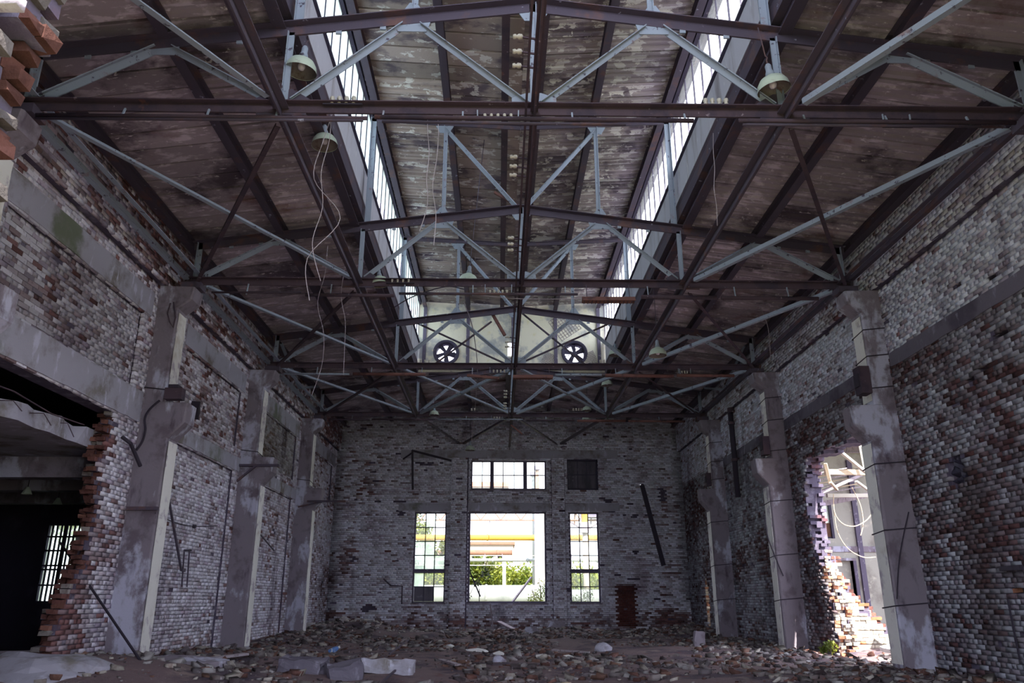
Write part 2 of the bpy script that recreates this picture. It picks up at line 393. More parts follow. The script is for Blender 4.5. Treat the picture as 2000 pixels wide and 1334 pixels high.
def brick_wall(wall, mapping, rot, srange, zrange, rects, ragged, steps, colour, holes=(), zmax=None, singles=300, wythes=3, core_range=None, far=False, pale=False, tight=False, recede=0.0):
    """wall: structure object. mapping(s, d, z): s along the wall, d out of the wall into the hall.
    rects: clean openings (s0,s1,z0,z1); ragged(s,z): True where the wall has fallen; steps: (s0,s1,z0,z1,offset)"""
    s0, s1 = srange; z0, z1 = zrange
    S0, S1, ZA, K = [], [], [], []
    k0 = int(math.floor(z0 / COURSE)); k1 = int(math.ceil(z1 / COURSE))
    for k in range(k0, k1):
        z = k * COURSE; zc = z + 0.033
        pitch = 0.13 if k % 4 == 2 else 0.26
        st = s0 - pitch + (0.13 if k % 2 else 0.0) + (0.065 if k % 4 == 2 else 0)
        edges = np.arange(st, s1 + pitch, pitch)
        a = edges[:-1] + 0.005; b = edges[1:] - 0.005
        a = np.maximum(a, s0); b = np.minimum(b, s1)
        cuts = [r for r in rects if r[2] - 0.02 < zc < r[3] + 0.02]
        lines = [x for r in steps if r[2] < zc < r[3] for x in (r[0], r[1])]
        iv = list(zip(a, b))
        for r in cuts:
            nv = []
            for p, q in iv:
                if q <= r[0] or p >= r[1]: nv.append((p, q)); continue
                if p < r[0]: nv.append((p, r[0]))
                if q > r[1]: nv.append((r[1], q))
            iv = nv
        for x in lines:
            nv = []
            for p, q in iv:
                if p < x < q: nv += [(p, x - 0.004), (x + 0.004, q)]
                else: nv.append((p, q))
            iv = nv
        for p, q in iv:
            if q - p > 0.03: S0.append(p); S1.append(q); ZA.append(z); K.append(k)
    S0, S1, ZA, K = map(np.array, (S0, S1, ZA, K))
    SC = (S0 + S1) / 2; ZC = ZA + 0.033; n = len(SC)
    OFF = np.zeros(n)
    for r in steps: OFF[(SC > r[0]) & (SC < r[1]) & (ZC > r[2]) & (ZC < r[3])] = r[4]
    keep = np.ones(n, bool)
    if ragged is not None:
        keep &= ~ragged(SC + RNG.normal(0, 0.05, n), ZC)
    for h in holes:
        keep &= ((SC - h[0]) / h[2]) ** 2 + ((ZC - h[1]) / h[3]) ** 2 > 1 + RNG.normal(0, 0.15, n)
    if zmax is not None: keep &= ZC < zmax(SC)
    keep &= RNG.random(n) > 0.004
    S0, S1, ZA, OFF, SC, ZC = (x[keep] for x in (S0, S1, ZA, OFF, SC, ZC)); n = len(SC)
    RGB = colour(SC, ZC)
    PR = RNG.uniform(0.0, 0.011, n) + (RNG.random(n) < 0.04) * RNG.uniform(-0.03, 0.0, n)
    D = OFF + PR
    P = np.array([mapping(a, b, c) for a, b, c in zip(SC, D, ZC)])
    px, py, pz = project(P)
    vis = (px > 4) & (px < 1996) & (py > 4) & (py < 1330) & (pz > 0.5)
    order = np.argsort(np.where(vis & (S1 - S0 > 0.2), pz, 1e6))
    # raw bricks on broken edges are worked out with the core below; face bricks fill up the singles afterwards
    raw = []
    cr0, cr1 = core_range or srange
    cell = 0.13
    gs = np.arange(cr0, cr1 - 1e-6, cell); gc = gs + cell / 2
    core = MB()
    for k in range(k0, k1):
        z = k * COURSE; zc = z + 0.033
        off = np.zeros(len(gc))
        for r in steps:
            if r[2] < zc < r[3]: off[(gc > r[0]) & (gc < r[1])] = r[4]
        clean = np.zeros(len(gc), bool)
        if zmax is not None: clean |= zc > zmax(gc) + 0.25
        for w in range(wythes):
            rag = np.zeros(len(gc), bool)
            if ragged is not None: rag |= ragged(gc + random.gauss(0, 0.07 if not tight else 0.025) - recede * w, np.full(len(gc), zc))
            for h in holes:
                if w < h[4]: rag |= ((gc - h[0]) / h[2]) ** 2 + ((zc - h[1]) / h[3]) ** 2 < 0.9 + random.gauss(0, 0.1)
            occ = ~(rag | clean)
            dfront = -0.022 - w * 0.145; dback = -0.022 - (w + 1) * 0.145
            i = 0
            while i < len(gc):
                if not occ[i]: i += 1; continue
                j = i
                while j + 1 < len(gc) and occ[j + 1] and (w > 0 or off[j + 1] == off[i]): j += 1
                segs = [(gs[i], gs[j] + cell)]
                for r in rects:
                    if r[2] - 0.03 < zc < r[3] + 0.03:
                        nv = []
                        for p, q in segs:
                            if q <= r[0] or p >= r[1]: nv.append((p, q)); continue
                            if p < r[0]: nv.append((p, r[0]))
                            if q > r[1]: nv.append((r[1], q))
                        segs = nv
                for p, q in segs:
                    f = dfront + (off[i] if w == 0 else 0)
                    A = [mapping(p, dback, z), mapping(q, dback, z), mapping(q, f, z), mapping(p, f, z)]
                    core.add(A + [(a[0], a[1], z + COURSE) for a in A], BOXF)
                if i > 0 and rag[i - 1] and not far: raw.append((gs[i], -1, (dfront + dback) / 2 + (off[i] if w == 0 else 0), z))
                if j + 1 < len(gc) and rag[j + 1] and not far: raw.append((gs[j] + cell, 1, (dfront + dback) / 2 + (off[j] if w == 0 else 0), z))
                i = j + 1
    wall.data = core.mesh(wall.name); wall.data.materials.append(MATS['mortar'])
    # broken-edge bricks, one object each
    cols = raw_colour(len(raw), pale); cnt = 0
    for (s, sg, d, z), c in zip(raw, cols):
        ln = random.choice((0.13, 0.2, 0.25))
        ctr = mapping(s + sg * (random.uniform(-0.06, 0.05) if not tight else random.uniform(-0.12, -0.03)), d, z + 0.036)
        X, Y, Z = project(np.array([ctr]))
        if not (-60 < X[0] < 2060 and -60 < Y[0] < 1394) or cnt >= singles: continue
        o = bpy.data.objects.new('brick', random.choice(RAW_BRICK)); COL.objects.link(o)
        o.location = ctr; o.scale = (ln, 0.13, 0.068)
        o.rotation_euler = (random.gauss(0, 0.05), random.gauss(0, 0.05), rot + random.gauss(0, 0.12 if not tight else 0.04))
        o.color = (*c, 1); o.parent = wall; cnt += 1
    pick = np.zeros(n, bool)
    take = [i for i in order[:max(0, singles - cnt)] if vis[i] and S1[i] - S0[i] > 0.2]
    pick[take] = True
    for i in take:
        o = bpy.data.objects.new('brick', UNIT_BRICK[i % 4]); COL.objects.link(o)
        o.location = mapping(SC[i], D[i], ZA[i]); o.rotation_euler = (0, 0, rot)
        o.scale = ((S1[i] - S0[i]) / 0.25, 1, 1)
        o.color = (*RGB[i], 1); o.parent = wall
    # all other bricks: real geometry joined into one part
    idx = np.where(~pick)[0]; m = len(idx)
    V = np.zeros((m, 8, 3)); C = np.ones((m, 8, 4))
    js = lambda: RNG.uniform(-0.003, 0.003, m)
    a, b, z, d = S0[idx], S1[idx], ZA[idx], D[idx]
    for q, (ss, dd, zz) in enumerate(((a, -0.06, 0), (b, -0.06, 0), (b, -0.06, 1), (a, -0.06, 1), (a, 0, 0), (b, 0, 0), (b, 0, 1), (a, 0, 1))):
        sv = ss + js(); dv = d + dd + (js() if dd == 0 else 0); zv = z + zz * 0.067 + js()
        V[:, q, :] = np.stack(mapping(sv, dv, zv), -1)
    C[:, :, :3] = RGB[idx][:, None, :]
    fq = np.array([(4, 5, 6, 7), (0, 4, 7, 3), (5, 1, 2, 6), (7, 6, 2, 3), (0, 1, 5, 4)])
    me = np_mesh('brickwork', V.reshape(-1, 3), (np.arange(m)[:, None, None] * 8 + fq[None]).reshape(-1, 4), C.reshape(-1, 4), flip=mapping.flip)
    bo = link('brickwork', me, 'brick', wall); bo['kind'] = 'stuff'
    return wall
def np_mesh(name, V, Fq, C=None, flip=False):
    if flip: Fq = Fq[:, ::-1]
    me = bpy.data.meshes.new(name); k = Fq.shape[1]
    me.vertices.add(len(V)); me.vertices.foreach_set('co', np.ascontiguousarray(V, dtype=np.float32).ravel())
    me.loops.add(Fq.size); me.loops.foreach_set('vertex_index', np.ascontiguousarray(Fq, dtype=np.int32).ravel())
    me.polygons.add(len(Fq)); me.polygons.foreach_set('loop_start', np.arange(0, Fq.size, k, dtype=np.int32))
    me.update(calc_edges=True)
    if C is not None:
        at = me.attributes.new('Col', 'FLOAT_COLOR', 'POINT'); at.data.foreach_set('color', np.ascontiguousarray(C, dtype=np.float32).ravel())
    me.validate()
    return me
def structure(name):
    o = bpy.data.objects.new(name, bpy.data.meshes.new(name)); COL.objects.link(o); o['kind'] = 'structure'; return o
def m_left(s, d, z): return (-WX + d, s, z)
def m_right(s, d, z): return (WX - d, s, z)
def m_back(s, d, z): return (s, YB - d, z)
def m_front(s, d, z): return (s, YF - d, z)
for f, fl in ((m_left, True), (m_right, False), (m_back, False), (m_front, False)): f.flip = fl
_ml, _mr, _mb_, _mf = m_left, m_right, m_back, m_front
def wrapv(f):
    def g(s, d, z):
        r = f(s, d, z)
        if isinstance(s, np.ndarray):
            return tuple(np.broadcast_to(np.asarray(x, float), s.shape) for x in r)
        return r
    g.flip = f.flip; return g
m_left, m_right, m_back, m_front = map(wrapv, (m_left, m_right, m_back, m_front))

WASH = np.array([0.76, 0.77, 0.86]); RED = np.array([0.215, 0.112, 0.112]); GREY = np.array([0.40, 0.36, 0.44])
def blend(s, z, w, wash, red=RED, seed=0, spread=1.5, grey=0.15):
    n = len(s)
    w = np.clip(w + (fbm(s * 0.9, z * 0.9, seed) - 0.5) * spread, 0, 1)
    t = np.clip(w + RNG.normal(0, 0.30, n), 0, 1); t = (t * t * (3 - 2 * t))[:, None]
    base = red * RNG.uniform(0.55, 1.3, (n, 1))
    c = base * (1 - t) + t * wash * RNG.uniform(0.72, 1.12, (n, 1))
    mid = RNG.random(n) < grey
    c[mid] = GREY * (0.55 + 0.75 * w[mid])[:, None] * RNG.uniform(0.7, 1.2, (mid.sum(), 1))
    return c
def sstep(x, a, b):
    t = np.clip((x - a) / (b - a), 0, 1); return t * t * (3 - 2 * t)
def box_in(s, z, a, b, c, d, soft=0.25):
    return sstep(s, a - soft, a + soft) * (1 - sstep(s, b - soft, b + soft)) * sstep(z, c - soft, c + soft) * (1 - sstep(z, d - soft, d + soft))

# left wall: opening broken through in the first bay, bricked-up window panels in the bays
JAMB_L = ([-0.5, 0.0, 0.4, 0.92, 1.71, 2.56, 3.42, 3.89, 4.36], [3.9, 3.95, 4.03, 4.15, 4.6, 4.74, 4.62, 4.74, 4.86])
def fallen_left(s, z): return (z < 4.34) & (s < np.interp(z, *JAMB_L)) & (s > -3.0)
def col_left(s, z):
    w = 0.76 + 0.45 * box_in(s, z, 7.6, 11.4, 0.4, 4.2) + 0.2 * box_in(s, z, 13.6, 17.4, 0.2, 4.2) - 0.42 * sstep(z, 6.9, 7.4)  # lower panels whiter: light from the right breach put into the wash
    w -= 0.35 * box_in(s, z, 10.6, 11.3, 0.0, 1.7) + 0.25 * box_in(s, z, 7.3, 8.6, 3.0, 4.4) + 0.45 * box_in(s, z, 3.5, 4.9, 0, 1.6)
    w -= 0.55 * ((s < np.interp(z, *JAMB_L) + 0.22 + 0.15 * np.sin(z * 9)) & (z < 4.3))
    c = blend(s, z, w, WASH * 1.06, seed=3, grey=0.10)
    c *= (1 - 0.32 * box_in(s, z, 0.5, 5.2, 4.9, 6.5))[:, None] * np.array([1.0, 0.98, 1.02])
    moss = box_in(s, z, 12.6, 17.4, 5.0, 6.6)[:, None]
    return c * (1 - moss * 0.55) + moss * 0.55 * np.array([0.11, 0.115, 0.07])
steps_l = [(-6, 24, 7.18, 9, 0.15)]
for a, b in ((0.9, 5.25), (7.45, 11.3), (13.4, 17.3), (19.3, 23.3)):
    steps_l.append((a, b, 4.95, 6.42, -0.07))
for a, b in ((7.45, 11.3), (13.4, 17.3)): steps_l.append((a, b, -0.2, 4.34, -0.07))
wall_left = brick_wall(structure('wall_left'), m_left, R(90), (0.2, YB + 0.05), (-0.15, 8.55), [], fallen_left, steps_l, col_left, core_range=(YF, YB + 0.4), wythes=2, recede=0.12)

# right wall: collapsed stretch between the second and third columns, small holes
JAMB_R = ([-0.5, 0.0, 0.8, 1.5, 2.5, 3.76, 4.6], [9.9, 9.98, 10.1, 10.32, 10.88, 10.9, 10.62])
def fallen_right(s, z): return (s > 6.05) & (s < np.interp(z, *JAMB_R)) & (z < 4.52 + 0.06 * np.sin(s * 5))
_h1 = onX(1803, 863, WX); _h2 = onX(1868, 918, WX); _h3 = onX(1383, 1200, WX)
holes_r = [(_h1.y, _h1.z, 0.13, 0.11, 9), (_h2.y, _h2.z, 0.30, 0.27, 2), (_h3.y, 1.0, 0.36, 0.95, 9)]
for u, v, a, b in ((1950, 655, 0.2, 0.05), (1920, 720, 0.22, 0.06), (1935, 545, 0.16, 0.07), (1870, 560, 0.1, 0.07), (1985, 1155, 0.25, 0.06), (1895, 745, 0.15, 0.05), (1450, 1105, 0.2, 0.12), (1470, 1103, 0.14, 0.1)):
    p = onX(u, v, WX); holes_r.append((p.y, p.z, a, b, 1))
def col_right(s, z):
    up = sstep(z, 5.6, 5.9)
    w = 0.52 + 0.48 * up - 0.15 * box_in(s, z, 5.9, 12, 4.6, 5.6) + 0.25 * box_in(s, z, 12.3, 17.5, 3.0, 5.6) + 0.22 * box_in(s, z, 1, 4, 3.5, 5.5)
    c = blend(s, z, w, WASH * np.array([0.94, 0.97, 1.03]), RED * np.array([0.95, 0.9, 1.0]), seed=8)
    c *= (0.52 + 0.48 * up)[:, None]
    stain = box_in(s, z, 3.6, 4.3, 0.3, 3.2, 0.3)[:, None]
    return c * (1 - 0.6 * stain) + 0.6 * stain * np.array([0.05, 0.028, 0.028])
steps_r = [(-6, 24, 7.18, 9, 0.15)]
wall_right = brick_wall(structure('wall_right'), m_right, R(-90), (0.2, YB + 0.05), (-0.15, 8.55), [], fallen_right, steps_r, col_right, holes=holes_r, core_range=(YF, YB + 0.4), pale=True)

# back wall with its five window openings
WIN = {'left': (-3.92, -2.60, 1.03, 4.62), 'centre': (-1.68, 1.52, 1.03, 4.64), 'right': (2.48, 3.70, 1.03, 4.62),
       'upper': (-1.62, 1.55, 5.55, 6.78), 'dark': (2.44, 3.74, 5.55, 6.84)}
def col_back(s, z):
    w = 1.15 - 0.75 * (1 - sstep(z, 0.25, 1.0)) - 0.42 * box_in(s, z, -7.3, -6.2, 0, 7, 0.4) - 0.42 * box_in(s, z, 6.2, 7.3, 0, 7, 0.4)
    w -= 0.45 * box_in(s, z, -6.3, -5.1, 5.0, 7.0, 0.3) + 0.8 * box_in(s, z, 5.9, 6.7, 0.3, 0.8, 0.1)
    c = blend(s, z, w, WASH * np.array([1.10, 1.12, 1.16]), RED * 0.9, seed=21, spread=0.9, grey=0.05)
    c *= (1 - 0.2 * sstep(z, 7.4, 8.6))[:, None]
    patch = box_in(s, z, 4.35, 5.15, 0.1, 1.75, 0.06)[:, None]
    corner_dark = np.maximum(box_in(s, z, -7.4, -7.0, 0, 8, 0.25), box_in(s, z, 7.0, 7.4, 1.0, 8, 0.25))[:, None]  # colour darker along both back corners
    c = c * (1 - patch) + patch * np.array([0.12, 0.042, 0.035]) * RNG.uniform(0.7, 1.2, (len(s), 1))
    return c * (1 - 0.6 * corner_dark)
holes_b = []
for u, v, a, b in ((820, 905, 0.16, 0.1), (841, 905, 0.11, 0.11), (782, 980, 0.2, 0.07), (785, 1000, 0.12, 0.12), (690, 1091, 0.13, 0.12), (668, 1143, 0.08, 0.08), (1188, 978, 0.16, 0.09), (1192, 998, 0.1, 0.1), (1240, 1008, 0.1, 0.07), (1242, 1077, 0.1, 0.13), (1240, 1130, 0.25, 0.05), (1280, 1170, 0.09, 0.09), (1293, 966, 0.13, 0.3), (720, 1188, 0.3, 0.12), (738, 980, 0.08, 0.06), (905, 1000, 0.1, 0.05), (1097, 978, 0.1, 0.05)):
    p = onY(u, v, YB); holes_b.append((p.x, p.z, a, b, 1))
for u, v, a, b in ((1342, 783, 0.12, 0.13), (1331, 797, 0.12, 0.12), (1253, 946, 0.09, 0.09)):
    p = onY(u, v, YB); holes_b.append((p.x, p.z, a, b, 9))
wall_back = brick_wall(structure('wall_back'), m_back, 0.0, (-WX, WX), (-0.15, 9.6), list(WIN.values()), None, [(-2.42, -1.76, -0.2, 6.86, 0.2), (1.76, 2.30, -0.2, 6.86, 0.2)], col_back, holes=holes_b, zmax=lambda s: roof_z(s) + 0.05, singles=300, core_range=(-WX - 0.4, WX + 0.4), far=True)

# front wall: the camera looks in through its broken gap
JAMB_F = ([-0.5, 0.6, 1.15, 1.24, 1.36, 1.5, 2.0, 2.3, 2.95, 3.2, 3.45, 3.75, 4.6], [-3.3, -3.2, -2.75, -2.55, -2.75, -3.1, -3.2, -2.98, -2.93, -2.93, -2.90, -2.84, -2.7])
def fallen_front(s, z): return (s > np.interp(z, *JAMB_F))
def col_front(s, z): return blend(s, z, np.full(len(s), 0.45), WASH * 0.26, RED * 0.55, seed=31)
_raw_keep = raw_colour
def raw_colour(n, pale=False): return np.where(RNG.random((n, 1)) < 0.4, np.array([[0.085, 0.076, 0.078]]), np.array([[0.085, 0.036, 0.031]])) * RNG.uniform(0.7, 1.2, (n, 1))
wall_front = brick_wall(structure('wall_front'), m_front, 0.0, (-4.2, -1.6), (0.9, 4.6), [], fallen_front, [], col_front, core_range=(-WX - 0.4, WX + 0.4), singles=120, tight=True)
raw_colour = _raw_keep
def fill(name, *a):
    mb = MB(); mb.box(*a); o = mb.build(name, 'mortar', wall_front); return o
fill('unseen_masonry', -WX - 0.4, -2.6, YF + 0.03, YF + 0.44, 4.60, 8.6)  # unseen masonry narrowing the front gap to cut daylight from behind
fill('unseen_masonry', 3.5, WX + 0.4, YF + 0.03, YF + 0.44, -0.2, 8.6)
fill('unseen_masonry', -2.6, 3.5, YF + 0.03, YF + 0.44, 5.6, 8.6)
fill('lower_masonry', -WX - 0.4, -3.4, YF + 0.03, YF + 0.44, -0.2, 0.92)

# concrete bands set into the side walls
def band(wall, x_sign, y0, y1, z0, z1, proud, mat='lintel', name='lintel'):
    x = -WX if x_sign < 0 else WX
    mb = MB(); xa, xb = sorted((x - x_sign * proud, x + x_sign * 0.1))
    n = max(2, int((y1 - y0) / 0.25)); ys = np.linspace(y0, y1, n + 1)
    vs = []; fs = []
    for i, y in enumerate(ys):
        e = random.uniform(-0.012, 0.012); g = random.uniform(-0.012, 0.012)
        vs += [(xa, y, z0 + e), (xb, y, z0 + e), (xb, y, z1 + g), (xa, y, z1 + g)]
    for i in range(n):
        for k in range(4): fs.append((i * 4 + k, i * 4 + (k + 1) % 4, i * 4 + 4 + (k + 1) % 4, i * 4 + 4 + k))
    fs += [(3, 2, 1, 0), tuple(4 * n + k for k in range(4))]
    mb.add(vs, fs); return mb.build(name, mat, wall)
for a, b in ((0.75, 5.55), (7.3, 11.5), (13.3, 17.5), (19.3, 23.6)): band(wall_left, -1, a, b, 6.42, 6.90, 0.022)
for a, b in ((6.3, 11.7), (12.3, 17.7)): band(wall_left, -1, a, b, 4.34, 4.68, 0.03)
band(wall_left, -1, -3.2, 5.7, 4.34, 4.92, 0.03)
for a, b in ((-2, 5.7), (6.3, 11.7), (12.3, 17.7)): band(wall_right, 1, a, b, 5.50, 5.78, 0.022, 'band_dark')
mb = MB(); mb.box(-4.6, -2.44, YB - 0.02, YB + 0.1, 4.66, 4.98); mb.build('lintel', 'lintel', wall_back)
mb = MB(); mb.box(-1.72, 1.72, YB - 0.02, YB + 0.1, 4.66, 4.98); mb.build('lintel', 'lintel', wall_back)
mb = MB(); mb.box(2.32, 4.6, YB - 0.02, YB + 0.1, 4.66, 4.98); mb.build('lintel', 'lintel', wall_back)
mb = MB(); mb.box(-4.6, 4.6, YB - 0.03, YB + 0.1, 6.86, 7.2); mb.build('lintel', 'lintel', wall_back)

# ------------------------------------------------------------------ roof: slabs, purlins, lantern
def slab_mesh(x0, x1, zf, y0, wd, ribbed, th=0.06):
    """one roof slab spanning x0..x1, wd wide along the hall, underside following zf"""
    mb = MB(); g = random.uniform(0.013, 0.026); dz = random.uniform(-0.008, 0.008)
    a, b = y0 + g, y0 + wd - g
    if ribbed:
        l = 0.075; h = 0.055
        c0 = (a + b) / 2; prof = [(a, -h), (a + l, -h), (a + l + 0.02, 0), (c0 - 0.045, 0), (c0 - 0.03, -0.7 * h), (c0 + 0.03, -0.7 * h), (c0 + 0.045, 0), (b - l - 0.02, 0), (b - l, -h), (b, -h), (b, th), (a, th)]
    else:
        c = random.uniform(0.004, 0.012)
        prof = [(a, c), (a + 0.02, 0), (b - 0.02, 0), (b, c), (b, th), (a, th)]
    n = len(prof); vs = []
    for x in (x0, x1):
        vs += [(x, y, zf(x) + h_ + dz + random.uniform(-0.003, 0.003)) for y, h_ in prof]
    fs = [(i, (i + 1) % n, n + (i + 1) % n, n + i) for i in range(n)] + [tuple(range(n - 1, -1, -1)), tuple(range(n, 2 * n))]
    return mb.add(vs, fs)
def roof_field(root, strips, zf, ya, yb, y_single, mat_of, ribbed_of):
    rest = MB()
    for si, (x0, x1) in enumerate(strips):
        y = ya
        while y < yb - 1e-6:
            w = min(0.5, yb - y)
            m = slab_mesh(x0, x1, zf, y, w, ribbed_of(si, y))
            if y < y_single: rest.add(m.v, m.f)
            else: m.build('roof_slab', mat_of(si, y), root)
            y += w
    if rest.v:
        o = rest.build('roof_slabs_overhead', mat_of(0, ya), root); o['kind'] = 'stuff'
    c = MB()   # roofing screed above the slabs keeps the daylight out
    for x0, x1 in strips:
        v = [(x, y, zf(x) + e) for e in (0.065, 0.15) for x, y in ((x0, ya), (x1, ya), (x1, yb), (x0, yb))]
        c.add(v, BOXF)
    c.build('roof_screed', 'mortar', root)
def structure_empty(name, loc):
    e = bpy.data.objects.new(name, None); e.location = loc; COL.objects.link(e); e['kind'] = 'structure'; return e
LX = 3.45     # lantern edge
ceiling_left = structure_empty('ceiling_left', (-5.3, 9, 8.5))
roof_field(ceiling_left, [(-WX - 0.1, -5.05), (-5.05, -LX)], roof_z, -5.6, YB, -2.0, lambda s, y: 'slab_soot', lambda s, y: s == 1)
ceiling_right = structure_empty('ceiling_right', (5.3, 9, 8.5))
roof_field(ceiling_right, [(LX, 5.05), (5.05, WX + 0.1)], roof_z, -5.6, YB, -2.0, lambda s, y: 'slab_soot', lambda s, y: True)
ceiling_back = structure_empty('ceiling_back', (0, 21, 9))
roof_field(ceiling_back, [(-LX, -1.68), (-1.68, 0), (0, 1.68), (1.68, LX)], roof_z, 18.12, YB, 0, lambda s, y: 'slab_soot', lambda s, y: True)
def lantern_z(x): return 11.47 + 0.22 * min(abs(x), 3.4) / 3.4
ceiling_lantern = structure_empty('ceiling_lantern', (0, 9, 11.5))
def lan_mat(s, y):
    if s in (0, 5): return 'slab_flaked' if s == 0 else 'slab_flaked_white'
    return 'slab_flaked' if s in (1, 2) else 'slab_flaked_white'
roof_field(ceiling_lantern, [(-3.52, -1.60), (-1.60, -0.36), (-0.36, 0.0), (0.0, 0.36), (0.36, 1.60), (1.60, 3.52)], lantern_z, -7.0, 18.0, 1.0, lan_mat, lambda s, y: s >= 3 or (s == 0 and y > 4.5))  # unseen front end extended past the wall to keep sun off the floor
# added lantern overhang, reaching over the glazing to keep sun out
mb = MB()
for sx in (-1, 1):
    v = [(sx * x, y, 11.70 + e) for e in (0.0, 0.15) for x, y in ((3.52, -7), (3.66, -7), (3.66, 18.4), (3.52, 18.4))]
    mb.add(v, BOXF)
mb.build('shading_eaves', 'mortar', ceiling_lantern)

def purlin_run(root, x, zt, y0, y1, w, h, mat, name='purlin'):
    for k, y in enumerate(np.arange(y0, y1 - 0.1, 6.0)):
        mb = MB(); e = min(y + 5.99, y1)
        s = 1 if x > 0 else -1
        mb.prism([(-w / 2, 0), (w / 2, 0), (w / 2, 0.014), (0.007, 0.014), (0.007, h - 0.014), (w / 2, h - 0.014), (w / 2, h), (-w / 2, h), (-w / 2, h - 0.014), (-0.007, h - 0.014), (-0.007, 0.014), (-w / 2, 0.014)], (x, y, zt - h), (x, e, zt - h))
        mb.build(name, mat, root)
for sx, root in ((-1, ceiling_left), (1, ceiling_right)):
    purlin_run(root, sx * 5.05, roof_z(5.05) - 0.06, YF, YB, 0.16, 0.22, 'steel_dark')
    purlin_run(root, sx * 7.0, roof_z(7.0) - 0.06, YF, YB, 0.16, 0.20, 'steel_dark')
    purlin_run(root, sx * (LX + 0.06), roof_z(LX) - 0.06, YF, YB, 0.18, 0.24, 'steel_dark')
for x in (-1.68, -0.12, 0.12, 1.68): purlin_run(ceiling_back, x, roof_z(x) - 0.06, 18.15, YB, 0.14, 0.2, 'steel_dark')
for x in (-3.19, -1.60, -0.36, 0.36, 1.60, 3.19): purlin_run(ceiling_lantern, x, lantern_z(x) - 0.058, YF, 18.0, 0.15, 0.22, 'steel_dark' if abs(x) > 1 else 'steel_rust')

# lantern sides: sill boards, glazing bars, panes (windows of the setting)
def lantern_side(name, sx):
    root = structure_empty(name, (sx * LX, 6, 10.0)); X = sx * 3.40
    def bx(m, t0, t1, y0, y1, z0, z1): m.box(*sorted((X + sx * t0, X + sx * t1)), y0, y1, z0, z1); return m
    for y in np.arange(YF, 17.9, 3.0):
        bx(MB(), 0.0, 0.06, y + 0.004, y + 2.996, 9.33, 10.04).build('sill_board', 'sill_board', root)
    bx(MB(), -0.03, 0.10, YF, 18.1, 8.86, 9.12).build('edge_beam', 'steel_dark', root)
    bx(MB(), 0.01, 0.09, YF, 18.1, 9.12, 9.33).build('curb', 'steel_rust', root)
    bx(MB(), -0.05, 0.07, YF, 18.1, 10.04, 10.085).build('sill_rail', 'frame_dark', root)
    bx(MB(), -0.06, 0.10, YF, 18.1, 11.53, 11.72).build('head_rail', 'frame_dark', root)
    ys = np.arange(YF, 18.05, 0.6)
    for i, y in enumerate(ys):
        big = abs((y - YF) % 3.0) < 0.01
        w = 0.022 if big else 0.011
        bx(MB(), 0.0, 0.035, y - w, y + w, 10.085, 11.53).build('glazing_bar', 'frame_dark' if sx < 0 else 'frame_lilac', root)
        if i == len(ys) - 1: break
        mat = 'glass_mint' if sx < 0 else 'glass_clear'
        z0, z1 = 10.085, 11.53
        rr = random.random()
        if sx < 0 and rr < 0.22:      # broken pane: only a jagged upper part is left
            m = MB(); zc = random.uniform(10.4, 10.9)
            m.plate([(X + sx * 0.02, y + w, zc), (X + sx * 0.02, y + 0.3, zc + random.uniform(-0.2, 0.25)), (X + sx * 0.02, y + 0.6 - w, zc - 0.1), (X + sx * 0.02, y + 0.6 - w, z1), (X + sx * 0.02, y + w, z1)], (1, 0, 0), 0.005)
            m.build('pane', mat, root)
        else:
            bx(MB(), 0.018, 0.023, y + w, y + 0.6 - w, z0, z1).build('pane', mat, root)
    return root
window_left_lantern = lantern_side('window_1', -1)
window_right_lantern = lantern_side('window_2', 1)

